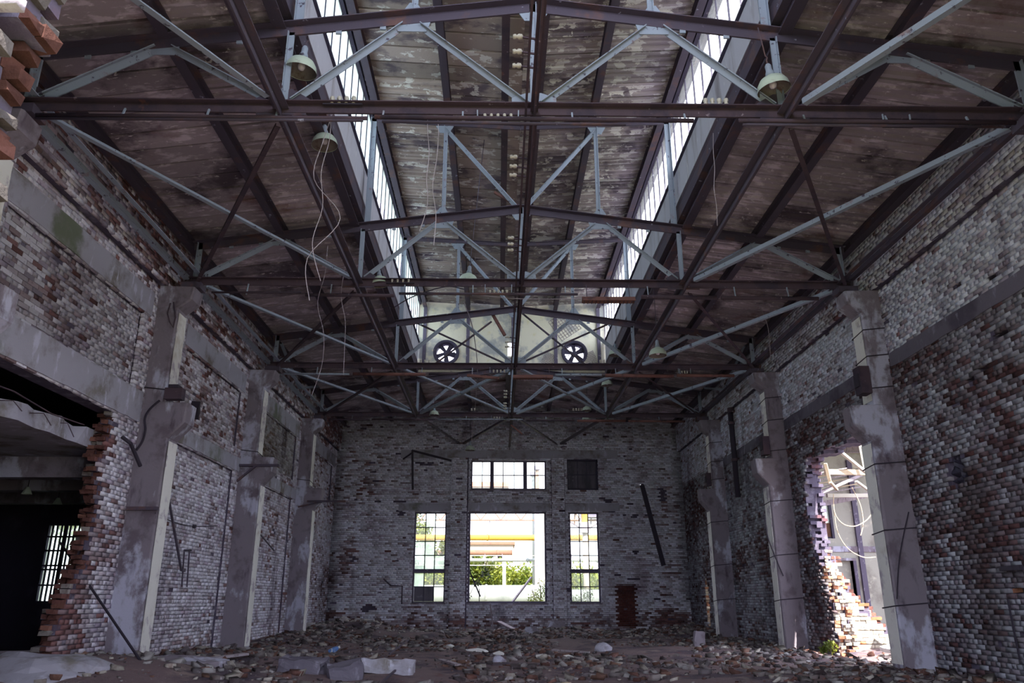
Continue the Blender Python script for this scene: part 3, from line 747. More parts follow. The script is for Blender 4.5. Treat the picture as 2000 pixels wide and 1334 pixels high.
# ------------------------------------------------------------------ trusses
def gusset(root, x, z, y, pts, mat='steel_pale'):
    MB().plate([(x + a, y, z + b) for a, b in pts], (0, 1, 0), 0.014).build('gusset_plate', mat, root)
def make_truss(label, lantern=True):
    t = thing('roof_truss', (0, 0, ZB), label, 'roof truss', 'steel roof trusses')
    y = 0.0; E = 2 * Q
    for sx in (-1, 1):
        # chords: two pieces each, spliced at the middle
        m = MB(); m.tee((0, y, ZB + 0.06), (sx * (E + 0.12), y, ZB + 0.06), 0.20, 0.13); m.build('bottom_chord', 'steel_rust', t)
        m = MB(); m.tee((0, y, top_z(0)), (sx * (E + 0.1), y, top_z(E + 0.1)), 0.24, -0.02 + 0.17); m.build('top_chord', 'steel_dark', t)
        # web
        m = MB(); m.tee((sx * E, y, ZB + 0.1), (sx * E, y, top_z(E)), 0.14, 0.08, up=(sx, 0, 0)); m.build('end_post', 'steel_pale', t)
        def web(a, b, name, w=0.13, h=0.085, mat='steel_pale'):
            m = MB(); m.tee(a, b, w, h, up=(0, -0.35, 1)); return m.build(name, mat, t)
        web((sx * (E - 0.08), y, ZB + 0.12), (sx * (1.5 * Q + 0.12), y, top_z(1.5 * Q) - 0.12), 'diagonal', 0.15, 0.1)
        web((sx * (1.5 * Q - 0.12), y, top_z(1.5 * Q) - 0.12), (sx * (Q + 0.12), y, ZB + 0.14), 'diagonal')
        web((sx * (Q - 0.10), y, ZB + 0.14), (sx * (0.5 * Q + 0.14), y, top_z(0.5 * Q) - 0.14), 'diagonal', 0.13, 0.085)
        web((sx * (0.5 * Q - 0.12), y, top_z(0.5 * Q) - 0.14), (sx * 0.07, y, ZB + 0.13), 'diagonal', 0.12, 0.08)
        m = MB(); m.tee((sx * Q, y, ZB + 0.12), (sx * (Q + 0.0), y, top_z(Q) - 0.1), 0.11, 0.07, up=(sx, 0, 0)); m.build('vertical', 'steel_pale', t)
        # gussets
        gusset(t, sx * 0.5 * Q, top_z(0.5 * Q) - 0.12, y, [(-0.28, 0.1), (-0.2, -0.16), (0.2, -0.16), (0.28, 0.1)])
        gusset(t, sx * 1.5 * Q, top_z(1.5 * Q) - 0.12, y, [(-0.24, 0.1), (-0.15, -0.14), (0.15, -0.14), (0.24, 0.1)])
        gusset(t, sx * Q, ZB + 0.1, y, [(-0.33, -0.2), (0.33, -0.2), (0.36, 0.05), (0.12, 0.2), (-0.12, 0.2), (-0.36, 0.05)], 'steel_dark')
        gusset(t, sx * E, ZB + 0.08, y, [(-0.18, -0.14), (0.18, -0.14), (0.22, 0.15), (0.0, 0.26), (-0.22, 0.15)], 'steel_dark')
        m = MB(); m.box(sx * E - 0.2, sx * E + 0.2, y - 0.16, y + 0.16, ZB - 0.19, ZB - 0.06); m.build('bearing_plate', 'steel_dark', t)
        # battens between the paired angles
        for fx in (0.62, 0.8, 1.2, 1.62, 1.8):
            zz = top_z(fx * Q) - 0.2
            m = MB(); m.box(sx * fx * Q - 0.04, sx * fx * Q + 0.04, y - 0.012, y + 0.012, zz, zz + 0.16); m.build('batten', 'steel_pale', t)
    m = MB(); m.tee((0.03, y, ZB + 0.12), (0.03, y, top_z(0) - 0.02), 0.12, 0.08, up=(1, 0, 0)); m.build('vertical', 'steel_pale', t)
    gusset(t, 0, ZB + 0.12, y, [(-0.3, -0.18), (0.3, -0.18), (0.3, 0.08), (0.1, 0.16), (-0.1, 0.16), (-0.3, 0.08)])
    gusset(t, 0, top_z(0) - 0.1, y, [(-0.28, 0.05), (-0.12, -0.2), (0.12, -0.2), (0.28, 0.05)])
    if lantern:
        for sx in (-1, 1):
            hp = 0.5 * Q
            m = MB(); m.tee((sx * hp, y, top_z(hp) + 0.04), (sx * hp, y, 11.12), 0.10, 0.07, up=(sx, 0, 0)); m.build('lantern_post', 'steel_pale', t)
            m = MB(); m.tee((sx * (hp - 0.05), y, 11.06), (sx * 0.1, y, top_z(0) + 0.05), 0.10, 0.07, up=(0, -0.35, 1)); m.build('lantern_diagonal', 'steel_pale', t)
            m = MB(); m.tee((sx * 3.30, y, top_z(3.3)), (sx * 3.30, y, 11.3), 0.13, 0.1, up=(sx, 0, 0)); m.build('lantern_post', 'steel_pale', t)
            m = MB(); m.tee((0, y, 11.13), (sx * 3.32, y, 11.32), 0.12, 0.09); m.build('lantern_rafter', 'steel_dark', t)
            gusset(t, sx * hp, 11.05, y, [(-0.2, 0.08), (-0.1, -0.1), (0.1, -0.1), (0.2, 0.08)])
            gusset(t, sx * hp, top_z(hp) + 0.09, y, [(-0.16, -0.06), (0.16, -0.06), (0.05, 0.12), (-0.05, 0.12)])
    return t
truss0 = make_truss('steel roof truss nearest the camera, its chords crossing the top of the picture')
truss_names = ['second steel roof truss from the camera, halfway down the hall', 'third steel roof truss, the one just before the lantern end wall with fans',
               'farthest steel roof truss, closest to the back wall']
trusses = [truss0]
for y, l in zip(TY[1:3], truss_names): trusses.append(copy_tree(truss0, (0, y, ZB), label=l))
_t4 = make_truss(truss_names[2], lantern=False); _t4.location.y = TY[3]; trusses.append(_t4)

# longitudinal ties under the trusses
def node(xi, ti): return Vector((xi * Q, TY[ti] if 0 <= ti <= 3 else (-6.0 if ti < 0 else YB), ZB))
for xi, lab, cat, mat in ((-1, 'long steel tie running down the hall under the left lantern edge', 'tie beam', 'steel_dark'), (1, 'long steel tie running down the hall under the right lantern edge', 'tie beam', 'steel_dark'),
                     (0, 'rusty central steel tie running down the middle of the hall', 'tie beam', 'steel_rust')):
    t = thing('steel_tie', (xi * Q, -3, ZB - 0.06), lab, cat, 'longitudinal steel ties')
    for k in range(-1, 4 if xi == 0 else 3):
        a, b = node(xi, k), node(xi, k + 1); a.z = b.z = ZB - 0.02; a.y = max(a.y, -5.5)
        if k == 3: b.y = YB - 0.02
        m = MB(); m.tee(a + Vector((0, 0.02, 0)), b - Vector((0, 0.02, 0)), 0.21 if xi else 0.10, 0.12); m.build('tie_length', mat, t)
    if xi == 0:
        m = MB(); m.ell((-0.13, -5.5, ZB - 0.10), (-0.13, 18, ZB - 0.10), 0.03, 0.04); m.build('cable_angle', 'steel_rust', t)
for sx, side in ((-1, 'left'), (1, 'right')):
    t = thing('wall_strut', (sx * 2 * Q, -3, ZB), f'pair of steel angles running along the {side} wall from column head to column head', 'strut', 'wall struts')
    for k in range(-1, 3):
        a, b = node(sx * 2, k), node(sx * 2, k + 1)
        for dx, dz in ((-0.10, 0.02), (0.10, 0.10)):
            m = MB(); m.ell(a + Vector((dx, 0.05, dz)), b + Vector((dx, -0.05, dz)), 0.09 * (1 if dx > 0 else -1), 0.09); m.build('angle', 'steel_pale' if sx < 0 else 'steel_dark', t)
# vertical bracing V between the third and fourth trusses, along both walls
for sx, side in ((-1, 'left'), (1, 'right')):
    t = thing('wall_bracing', (sx * 2 * Q, 15, ZB), f'V-shaped steel bracing above the far {side} wall strut', 'brace', 'V bracings')
    for y in (12.6, 17.4):
        m = MB(); m.ell((sx * 2 * Q, 15.0, ZB + 0.12), (sx * 2 * Q, y, top_z(2 * Q) - 0.05), 0.07, 0.07); m.build('leg', 'steel_pale', t)

# diagonal braces in the plane of the bottom chords
NTH = {-1: 'truss overhead', 0: 'nearest truss', 1: 'second truss', 2: 'third truss', 3: 'farthest truss', 4: 'back wall'}
def where(xi):
    return {-2: 'left wall end', -1: 'left node', 0: 'middle', 1: 'right node', 2: 'right wall end'}.get(xi, 'left bracket' if xi < 0 else 'right bracket')
BR = []
for s in (-1, 1):
    BR += [(2 * s, -1, s, 0), (2 * s, 0, s, 1), (s, 0, 2 * s, 1), (2 * s, 1, s, 2), (s, 1, 2 * s, 2), (2 * s, 2, s, 3), (s, 2, 2 * s, 3), (s, 2, 0, 3), (0, 2, s, 3), (s, 3, 0.62 * s, 4), (0, 3, 0.62 * s, 4)]
for a, i, b, j in BR:
    p, q = node(a, i), node(b, j)
    d = (q - p).normalized(); p = p + d * (0.75 if i < 0 else 0.3); q = q - d * 0.3
    thin = abs(b) == 2
    drop = -0.10 if thin else -0.03
    p.z += drop; q.z += drop
    if j == 4: q.z = ZB + 0.10; q.y = YB - 0.02
    m = MB(); m.ell(p, q, 0.085 if not thin else 0.07, 0.085 if not thin else 0.05)
    mat = 'steel_pale' if not thin else 'steel_rust'
    if j == 4: mat = 'steel_dark'
    single(m, 'diagonal_brace', mat, f'steel brace from {where(a)} of {NTH[i]} to {where(b)} of {NTH[j]}', 'brace', 'diagonal braces between the trusses')
# crossed rods standing in the bay behind the third truss
for k, (u0, v0, u1, v1, lab) in enumerate(((797, 623, 988, 711, 'falling to the right on the left half'), (847, 713, 960, 628, 'rising to the right past the left fan'), (1015, 608, 1144, 713, 'falling to the right past the right fan'), (1022, 707, 1208, 624, 'rising to the right on the right half'))):
    a, b = onY(u0, v0, 12.25), onY(u1, v1, 12.25)
    single(MB().bar(a, b, 0.045, 0.045), 'cross_rod', 'steel_dark', f'thin dark rod {lab} of the third truss', 'brace', 'crossed rods in front of the fan wall')

# ------------------------------------------------------------------ lantern end wall with two fans
gable = structure('wall_lantern')
YG = 18.05
mbg = MB(); mbg.box(-3.45, 3.45, YG + 0.02, YG + 0.10, 8.95, 9.14); gable.data = mbg.mesh('wall_lantern'); gable.data.materials.append(MATS['plaster_cream'])
FANS = [(-2.38, 9.66, 0.43), (2.28, 9.66, 0.43)]
def holed(x0, x1, z0, z1, hole=None, name='panel'):
    m = MB()
    if hole is None: m.box(x0, x1, YG, YG + 0.08, z0, z1)
    else:
        cx, cz, r = hole; n = 32
        ring = [(cx + r * math.cos(2 * math.pi * k / n), cz + r * math.sin(2 * math.pi * k / n)) for k in range(n)]
        outer = []
        for k in range(n):
            a = 2 * math.pi * k / n; c, s_ = math.cos(a), math.sin(a)
            tx = ((x1 - cx) / c if c > 1e-9 else (x0 - cx) / c if c < -1e-9 else 1e9)
            tz = ((z1 - cz) / s_ if s_ > 1e-9 else (z0 - cz) / s_ if s_ < -1e-9 else 1e9)
            t = min(tx, tz); outer.append((cx + c * t, cz + s_ * t))
        cor = [(x1, z1), (x0, z1), (x0, z0), (x1, z0)]
        for yy in (YG, YG + 0.08):
            base = len(m.v)
            m.v += [(x, yy, z) for x, z in ring + outer + cor]
            for k in range(n): m.f.append((base + k, base + (k + 1) % n, base + n + (k + 1) % n, base + n + k))
            for ci, (x, z) in enumerate(cor):
                for k in range(n):
                    p, q = outer[k], outer[(k + 1) % n]
                    if (abs(p[0] - x) < 1e-6 and abs(q[1] - z) < 1e-6) or (abs(p[1] - z) < 1e-6 and abs(q[0] - x) < 1e-6):
                        if not (abs(p[0] - q[0]) < 1e-6 or abs(p[1] - q[1]) < 1e-6): m.f.append((base + n + k, base + n + (k + 1) % n, base + 2 * n + ci))
        N = 2 * n + 4
        for k in range(n): m.f.append((k, (k + 1) % n, N + (k + 1) % n, N + k))
    return m.build(name, 'plaster_cream', gable)
holed(-3.2, -1.6, 9.14, 11.68, FANS[0]); holed(1.6, 3.2, 9.14, 11.68, FANS[1])
holed(-1.6, -0.15, 9.14, 11.66); holed(0.0, 1.6, 9.14, 11.66)
holed(-0.15, 0.0, 10.1, 11.66); holed(-0.15, 0.0, 9.14, 9.55)
holed(-3.5, -3.2, 9.14, 11.68); holed(3.2, 3.5, 9.14, 11.68)
for x in (-3.18, -1.6, 0.05, 1.6, 3.18):
    m = MB(); m.box(x - 0.06, x + 0.06, YG - 0.08, YG - 0.005, 9.1, 11.4); m.build('post', 'frame_lilac', gable)
m = MB(); m.box(-3.4, 3.4, YG - 0.14, YG - 0.01, 9.02, 9.12); m.build('rail', 'concrete', gable)
for cx, cz, w, h, a in ((1.95, 10.75, 0.85, 0.9, 0.6), (1.35, 9.42, 0.45, 0.45, -0.5), (2.85, 9.45, 0.4, 0.5, 0.4)):   # bare lath where the plaster fell
    m = MB()
    for k in range(9):
        t = (k / 8 - 0.5)
        for ang, ll in ((a, w), (a + 1.57, h)):
            dx, dz = math.cos(ang), math.sin(ang); nx, nz = -dz, dx
            c = (cx + nx * t * w, cz + nz * t * h)
            m.bar((c[0] - dx * ll / 2, YG - 0.006, c[1] - dz * ll / 2), (c[0] + dx * ll / 2, YG - 0.006, c[1] + dz * ll / 2), 0.014, 0.014)
    m.build('lath', 'wood_grey', gable)['kind'] = 'stuff'
for (cx, cz, r), side in zip(FANS, ('left', 'right')):
    t = thing('wall_fan', (cx, YG, cz - r), f'round exhaust fan with dark blades set in the {side} part of the lantern end wall', 'fan', 'exhaust fans')
    MB().lathe((cx, YG, cz), [(r + 0.04, -0.09), (r + 0.06, 0.3), (r - 0.07, 0.3), (r - 0.065, -0.09), (r + 0.04, -0.09)], 32, 'y', False).build('ring', 'frame_dark', t, True)
    MB().lathe((cx, YG + 0.06, cz), [(0.0, -0.06), (0.10, -0.05), (0.12, 0.05), (0.0, 0.06)], 16, 'y', False).build('hub', 'frame_dark', t)
    for k in range(5):
        a = 2 * math.pi * k / 5 + (0.9 if cx < 0 else 0.35); c, s_ = math.cos(a), math.sin(a)
        m = MB(); w0, w1 = 0.06, 0.13
        m.plate([(cx + c * 0.08 - s_ * w0, YG + 0.02, cz + s_ * 0.08 + c * w0), (cx + c * 0.36 - s_ * w1, YG + 0.01, cz + s_ * 0.36 + c * w1),
                 (cx + c * 0.36 + s_ * w0, YG + 0.09, cz + s_ * 0.36 - c * w0), (cx + c * 0.08 + s_ * w0, YG + 0.08, cz + s_ * 0.08 - c * w0)], (0, 1, 0), 0.012)
        m.build('blade', 'frame_dark', t)
    for k in range(3):
        a = math.pi * k / 3 + 0.2; c, s_ = math.cos(a), math.sin(a)
        MB().bar((cx - c * r, YG + 0.13, cz - s_ * r), (cx + c * r, YG + 0.13, cz + s_ * r), 0.03, 0.02).build('spoke', 'frame_dark', t)

# ------------------------------------------------------------------ concrete columns with crane brackets
def make_column(sx, y, label):
    t = thing('concrete_column', (sx * 7.0, y, 0), label, 'column', 'concrete wall columns')
    xi, xu, xw = 6.72, 6.88, 7.32
    def prism_y(prof, w0, w1, name, mat, bev=0.03, sub=3):
        """profile in (x, z), extruded across the column width with worn arrises"""
        m = MB(); n = len(prof); vs = []
        for yy, inset in ((w0, bev), (w0 + bev, 0), (w1 - bev, 0), (w1, bev)):
            cx = sum(p[0] for p in prof) / n; cz = sum(p[1] for p in prof) / n
            for px_, pz_ in prof:
                dx = -inset * (1 if px_ < xw - 0.05 else 0)
                vs.append((sx * (px_ - dx + (random.uniform(-0.008, 0.008) if px_ < xw - 0.05 else 0)), yy + random.uniform(-0.004, 0.004), pz_))
        fs = []
        for k in range(3):
            fs += [(k * n + i, k * n + (i + 1) % n, (k + 1) * n + (i + 1) % n, (k + 1) * n + i) for i in range(n)]
        fs += [tuple(range(n - 1, -1, -1)), tuple(range(3 * n, 4 * n))]
        m.add(vs, fs); return m.build(name, mat, t)
    zs = [-0.15, 0.5, 1.1, 1.8, 2.4, 3.1, 3.7, 4.05]
    prism_y([(xi, z) for z in zs] + [(xw, 4.05), (xw, -0.15)], y - 0.25, y + 0.25, 'lower_shaft', 'concrete')
    prism_y([(xi, 4.05), (6.45, 4.36), (6.43, 4.74), (xw, 4.76), (xw, 4.05)], y - 0.245, y + 0.245, 'crane_bracket', 'concrete')
    prism_y([(xu, 4.76), (xu, 5.3), (xu, 5.9), (xu, 6.68), (xw, 6.68), (xw, 4.76)], y - 0.235, y + 0.235, 'upper_shaft', 'concrete')
    prism_y([(xu, 6.68), (6.64, 6.88), (6.60, 7.14), (xw, 7.16), (xw, 6.68)], y - 0.245, y + 0.245, 'column_head', 'concrete')
    # flaking whitewash, paler to carry lantern light on the inner face
    def coat(z0, z1, x, yc, w):
        m = MB(); n = 14; zz = np.linspace(z0, z1, n); L = []
        for i, z in enumerate(zz):
            e = 0.5 + 0.35 * math.sin(i * 1.7 + y) + random.uniform(-0.2, 0.2)
            L.append((yc - w + 0.06 * e * w, yc + w - 0.10 * abs(e) * w, z))
        for xx in (x, x - 0.008):
            for a, b, z in L: m.v += [(sx * xx, a, z), (sx * xx, b, z)]
        o = 2 * n
        for i in range(n - 1):
            m.f += [(2 * i, 2 * i + 1, 2 * i + 3, 2 * i + 2), (o + 2 * i, o + 2 * i + 2, o + 2 * i + 3, o + 2 * i + 1), (2 * i, 2 * i + 2, o + 2 * i + 2, o + 2 * i), (2 * i + 1, o + 2 * i + 1, o + 2 * i + 3, 2 * i + 3)]
        m.f += [(0, o, o + 1, 1), (2 * n - 2, 2 * n - 1, o + 2 * n - 1, o + 2 * n - 2)]
        return m.build('lit_whitewash_coat', 'concrete_white', t)
    coat(0.05, 4.0, xi - 0.012, y, 0.21); coat(4.85, 6.6, xu - 0.012, y, 0.2)
    for zb in ((1.1, 2.3, 3.55, 5.0, 5.7, 6.35) if sx > 0 else (4.95,)):   # wire bands
        x = xi if zb < 4 else xu
        zz = zb + random.uniform(-0.08, 0.08)
        MB().tube([(sx * xw, y - 0.262, zz + 0.05), (sx * (x - 0.02), y - 0.262, zz), (sx * (x - 0.022), y + 0.262, zz - 0.04), (sx * xw, y + 0.262, zz)], 0.012, 5).build('wire_band', 'cable', t)
    return t
POS = {0: 'beside the frame edge', 1: 'nearest the camera', 2: 'second from the camera', 3: 'farthest from the camera, next to the back wall'}
make_column(-1, 0.0, 'pale concrete column head showing behind the near broken brick edge at upper left')
for i in (1, 2, 3):
    make_column(-1, TY[i], f'tall concrete column with crane bracket on the left wall, {POS[i]}')
    make_column(1, TY[i], f'tall concrete column with crane bracket on the right wall, {POS[i]}')

# ------------------------------------------------------------------ floor of trodden earth and ash
HEAPS = [(-5.6, 20.6, 2.0, 1.4, 0.5), (-3.6, 18.6, 1.8, 1.0, 0.18), (-6.6, 16.0, 1.0, 2.5, 0.22), (6.4, 20.5, 1.4, 2.0, 0.25), (6.6, 9.0, 1.3, 2.6, 0.03), (-6.4, 3.4, 1.4, 1.6, 0.35), (-5.0, 7.0, 1.8, 1.6, 0.14), (2.0, 21.5, 3.0, 1.0, 0.12), (-6.9, 9.0, 0.6, 3.0, 0.16)]
def floor_z(x, y):
    x = np.asarray(x, float); y = np.asarray(y, float)
    h = (fbm(x * 0.5 + 9, y * 0.5, 5, 4) - 0.5) * 0.22 + (fbm(x * 2.5, y * 2.5, 6, 3) - 0.5) * 0.07 - 0.03
    for cx, cy, rx, ry, a in HEAPS: h = h + a * np.exp(-((x - cx) / rx) ** 2 - ((y - cy) / ry) ** 2)
    return h
def fz(x, y): return float(floor_z(x, y))
gx = np.arange(-7.6, 7.61, 0.11); gy = np.arange(-6.4, 24.41, 0.14)
GX, GY = np.meshgrid(gx, gy, indexing='ij')
V = np.stack([GX, GY, floor_z(GX, GY)], -1).reshape(-1, 3)
I = np.arange(len(gx) * len(gy)).reshape(len(gx), len(gy))
Fq = np.stack([I[:-1, :-1], I[1:, :-1], I[1:, 1:], I[:-1, 1:]], -1).reshape(-1, 4)
floor = link('floor', np_mesh('floor', V, Fq), 'ground'); floor['kind'] = 'structure'
floor.data.polygons.foreach_set('use_smooth', [True] * len(floor.data.polygons))
mb = MB(); mb.box(-160, 160, -60, 200, -0.5, -0.32); g = mb.build('ground', 'ground_out'); g['kind'] = 'structure'

# ------------------------------------------------------------------ rubble
CHUNKS = []
for k in range(9):
    rr = random.Random(100 + k); bm = bmesh.new()
    if k < 5:
        bmesh.ops.create_icosphere(bm, subdivisions=1, radius=0.5)
        for v in bm.verts: v.co *= rr.uniform(0.65, 1.15)
        for v in bm.verts: v.co.z *= 0.7
    else:
        bmesh.ops.create_cube(bm, size=1.0)
        for v in bm.verts: v.co += Vector((rr.uniform(-.13, .13), rr.uniform(-.13, .13), rr.uniform(-.1, .1)))
        for v in bm.verts: v.co.x *= 1.25; v.co.z *= 0.42
    me = bpy.data.meshes.new('rubble_chunk'); bm.to_mesh(me); bm.free(); me.materials.append(MATS['rubble_single']); CHUNKS.append(me)
PAL = [(0.26, 0.235, 0.24), (0.32, 0.31, 0.325), (0.19, 0.17, 0.175), (0.16, 0.085, 0.075), (0.19, 0.11, 0.09), (0.13, 0.115, 0.13), (0.40, 0.375, 0.35), (0.09, 0.075, 0.085)]
GROUPS = [('rubble heap by the left back corner', 'pale broken stone in the rubble heap at the left back corner', [(-5.6, 20.6, 1.7, 1.1, 60, 0.10, 0.34), (-3.6, 18.9, 1.5, 0.9, 30, 0.08, 0.22)]),
          ('rubble along the left wall', 'broken brick or mortar lump lying along the foot of the left wall', [(-6.3, 11.0, 0.7, 3.5, 26, 0.08, 0.28), (-5.2, 7.3, 1.4, 1.3, 18, 0.08, 0.26), (-6.2, 15.6, 0.8, 1.6, 14, 0.1, 0.3)]),
          ('rubble under the back windows', 'broken stone lying on the ashes below the back windows', [(0.8, 21.2, 3.0, 1.4, 34, 0.08, 0.30)]),
          ('sunlit rubble at the breach', 'broken brick lying in the sun at the right wall breach', [(7.6, 8.3, 1.0, 1.5, 44, 0.08, 0.30), (6.2, 10.0, 0.8, 1.6, 20, 0.07, 0.22)]),
          ('rubble along the right wall', 'grey stone lying on the earth along the right wall', [(5.2, 14.0, 1.8, 3.0, 30, 0.07, 0.24), (6.3, 20.0, 0.7, 1.8, 14, 0.1, 0.3)]),
          ('red brick pile at the left breach', 'broken red brick in the pile at the left wall breach', [(-7.3, 3.1, 0.6, 1.0, 24, 0.12, 0.32)])]
def ground_at(x, y):
    return fz(x, y) if abs(x) < 7.5 else -0.02
for grp, lab, spots in GROUPS:
    for cx, cy, rx, ry, n, s0, s1 in spots:
        for k in range(n):
            x = cx + random.gauss(0, 0.55) * rx; y = cy + random.gauss(0, 0.55) * ry
            if x < -7.1 and not 0 < y < 3.9: x = -7.05
            if x > 7.1 and not 6.5 < y < 9.8: x = 7.0
            if abs(x) > 6.5 and min(abs(y - t) for t in TY) < 0.5: continue
            y = min(y, 23.6)
            s = (s0 + (s1 - s0) * random.random() ** 2.6) * 0.85
            o = bpy.data.objects.new('rubble_chunk', random.choice(CHUNKS)); COL.objects.link(o)
            o.location = (x, y, ground_at(x, y) + 0.16 * s); o.scale = (s * random.uniform(0.8, 1.3), s, s * random.uniform(0.7, 1.0))
            o.rotation_euler = (random.gauss(0, 0.35), random.gauss(0, 0.35), random.uniform(0, 6.28))
            c = random.choice(PAL)
            if 'red' in grp: c = random.choice(PAL[3:5] + [(0.18, 0.075, 0.07), (0.25, 0.18, 0.17)])
            if 'heap' in grp: c = tuple(1.5 * q for q in random.choice(PAL[:3] + [PAL[6], PAL[6]]))
            f = random.uniform(0.75, 1.2); o.color = (c[0] * f, c[1] * f, c[2] * f, 1)
            tag(o, lab, 'rubble', grp)
# fine rubble: too many crumbs to count
n = 26000
cx = RNG.uniform(-7.1, 7.1, n); cy = RNG.uniform(2.0, 23.8, n)
dens = fbm(cx * 0.6, cy * 0.6, 77, 3) + 0.30 * np.exp(-((np.abs(cx) - 6.6) / 1.2) ** 2) + 0.25 * np.exp(-((cy - 21) / 2.0) ** 2)
k = dens > RNG.uniform(0.35, 0.85, n); cx, cy = cx[k], cy[k]; n = len(cx)
s = 0.012 + 0.085 * RNG.random(n) ** 4
base = np.array([(-1, -1, -1), (1, -1, -1), (1, 1, -1), (-1, 1, -1), (-1, -1, 1), (1, -1, 1), (1, 1, 1), (-1, 1, 1)], float)
P = base[None] * (0.5 + RNG.uniform(-0.2, 0.2, (n, 8, 3))) * np.array([1.2, 1.0, 0.55]) * s[:, None, None] * 1.6
a = RNG.uniform(0, 6.28, n); ca, sa = np.cos(a)[:, None], np.sin(a)[:, None]
tl = RNG.normal(0, 0.3, n)[:, None]
x, y, z = P[..., 0] * ca - P[..., 1] * sa, P[..., 0] * sa + P[..., 1] * ca, P[..., 2] + tl * P[..., 0]
V = np.stack([x + cx[:, None], y + cy[:, None], z + (floor_z(cx, cy) + 0.2 * s)[:, None]], -1)
pal = np.array(PAL)[RNG.integers(0, len(PAL), n)] * RNG.uniform(0.6, 1.15, (n, 1))
C = np.ones((n, 8, 4)); C[:, :, :3] = pal[:, None]
ff = np.array([(3, 2, 1, 0), (4, 5, 6, 7), (0, 1, 5, 4), (1, 2, 6, 5), (2, 3, 7, 6), (3, 0, 4, 7)])
o = link('gravel', np_mesh('gravel', V.reshape(-1, 3), (np.arange(n)[:, None, None] * 8 + ff[None]).reshape(-1, 4), C.reshape(-1, 4)), 'brick_raw', floor)
o['kind'] = 'stuff'

# larger pieces on the floor
def block(name, mat, label, cat, loc, size, rot=(0, 0, 0), jit=0.02, group=None):
    bm = bmesh.new(); bmesh.ops.create_cube(bm, size=1.0)
    bmesh.ops.subdivide_edges(bm, edges=bm.edges[:], cuts=4, use_grid_fill=True)
    sd = sum(size) * 7 + loc[0]
    for v in bm.verts:
        v.co = Vector((v.co.x * size[0], v.co.y * size[1], (v.co.z + 0.5) * size[2]))
        edge = sum(1 for k in range(2) if abs(abs(v.co[k]) - size[k] / 2) < 1e-4)
        nz = mnoise.noise_vector(v.co * 5 + Vector((sd, 0, 0)))
        v.co += nz * jit * (1.6 if edge >= 1 else 0.7)
        if edge == 2: v.co.x *= 0.97; v.co.y *= 0.97
    me = bpy.data.meshes.new(name); bm.to_mesh(me); bm.free()
    o = link(name, me, mat); o.location = loc; o.rotation_euler = rot
    return tag(o, label, cat, group)
def rock(name, mat, label, cat, loc, size, seed):
    bm = bmesh.new(); bmesh.ops.create_icosphere(bm, subdivisions=3, radius=0.5)
    for v in bm.verts:
        v.co *= 1 + 0.35 * mnoise.noise(v.co * 2.2 + Vector((seed, 0, 0))) + 0.10 * mnoise.noise(v.co * 7 + Vector((0, seed, 0)))
        v.co = Vector((v.co.x * size[0], v.co.y * size[1], max(v.co.z, -0.2) * size[2]))
    me = bpy.data.meshes.new(name); bm.to_mesh(me); bm.free()
    o = link(name, me, mat); o.location = (loc[0], loc[1], loc[2] + 0.12 * size[2])
    return tag(o, label, cat)
def slab_piece(name, mat, label, cat, loc, rx, ry, th, rot=(0, 0, 0), n=18, seed=1):
    rr = random.Random(seed); m = MB()
    pts = [(rx * math.cos(6.283 * k / n) * rr.uniform(0.8, 1.05), ry * math.sin(6.283 * k / n) * rr.uniform(0.8, 1.05)) for k in range(n)]
    vs = [(x, y, 0) for x, y in pts] + [(x * 0.96, y * 0.96, th + rr.uniform(-0.02, 0.02)) for x, y in pts] + [(0, 0, th + 0.05)]
    fs = [tuple(range(n - 1, -1, -1))] + [(i, (i + 1) % n, n + (i + 1) % n, n + i) for i in range(n)] + [(n + i, n + (i + 1) % n, 2 * n) for i in range(n)]
    m.add(vs, fs); o = m.build(name, mat); o.location = loc; o.rotation_euler = rot
    return tag(o, label, cat)
rock('concrete_fragment', 'lintel', 'large pale concrete slab lying at the lower left corner of the floor', 'concrete slab', (-6.8, 2.9, 0.0), (1.95, 1.9, 0.70), 12)
p = onZ(1108, 1236, 0.1)
block('concrete_plate', 'concrete', 'flat grey concrete plate leaning up under the right back window', 'concrete slab', (p.x - 0.25, 21.6, 0.05), (0.55, 0.95, 0.10), (R(38), R(14), R(-22)))
block('concrete_plate', 'concrete', 'small square concrete plate tipped up beside the leaning plate', 'concrete slab', (0.75, 19.5, 0.06), (0.42, 0.5, 0.08), (R(35), R(-10), R(20)))
for (u, v, sx_, lab, sd) in ((1178, 1268, 0.42, 'rounded white lump of stone on the earth right of centre', 4), (975, 1293, 0.26, 'grey lump of concrete in front of the central path', 6)):
    p = onZ(u, v, 0.0); rock('stone', 'lintel' if sd == 4 else 'concrete', lab, 'stone', (p.x, p.y, fz(p.x, p.y)), (sx_, sx_ * 0.8, sx_ * 0.75), sd)
p = onZ(672, 1318, 0.0)
block('concrete_block', 'band_dark', 'broken brick-faced block lying on its side in the left foreground', 'concrete block', (p.x, p.y, fz(p.x, p.y) - 0.08), (0.55, 0.45, 0.3), (R(4), R(-6), R(20)), 0.045)
p = onZ(590, 1316, 0.0)
block('concrete_block', 'band_dark', 'low grey concrete block left of the brick-faced block', 'concrete block', (p.x, p.y, fz(p.x, p.y) - 0.04), (0.75, 0.45, 0.26), (R(3), R(4), R(-8)), 0.05)
p = onZ(745, 1312, 0.0)
block('concrete_block', 'lintel', 'long bluish concrete piece right of the brick-faced block', 'concrete block', (p.x + 0.1, p.y, fz(p.x, p.y) - 0.04), (0.9, 0.35, 0.22), (R(-5), R(3), R(6)), 0.045)
p = onZ(345, 1318, 0.0)
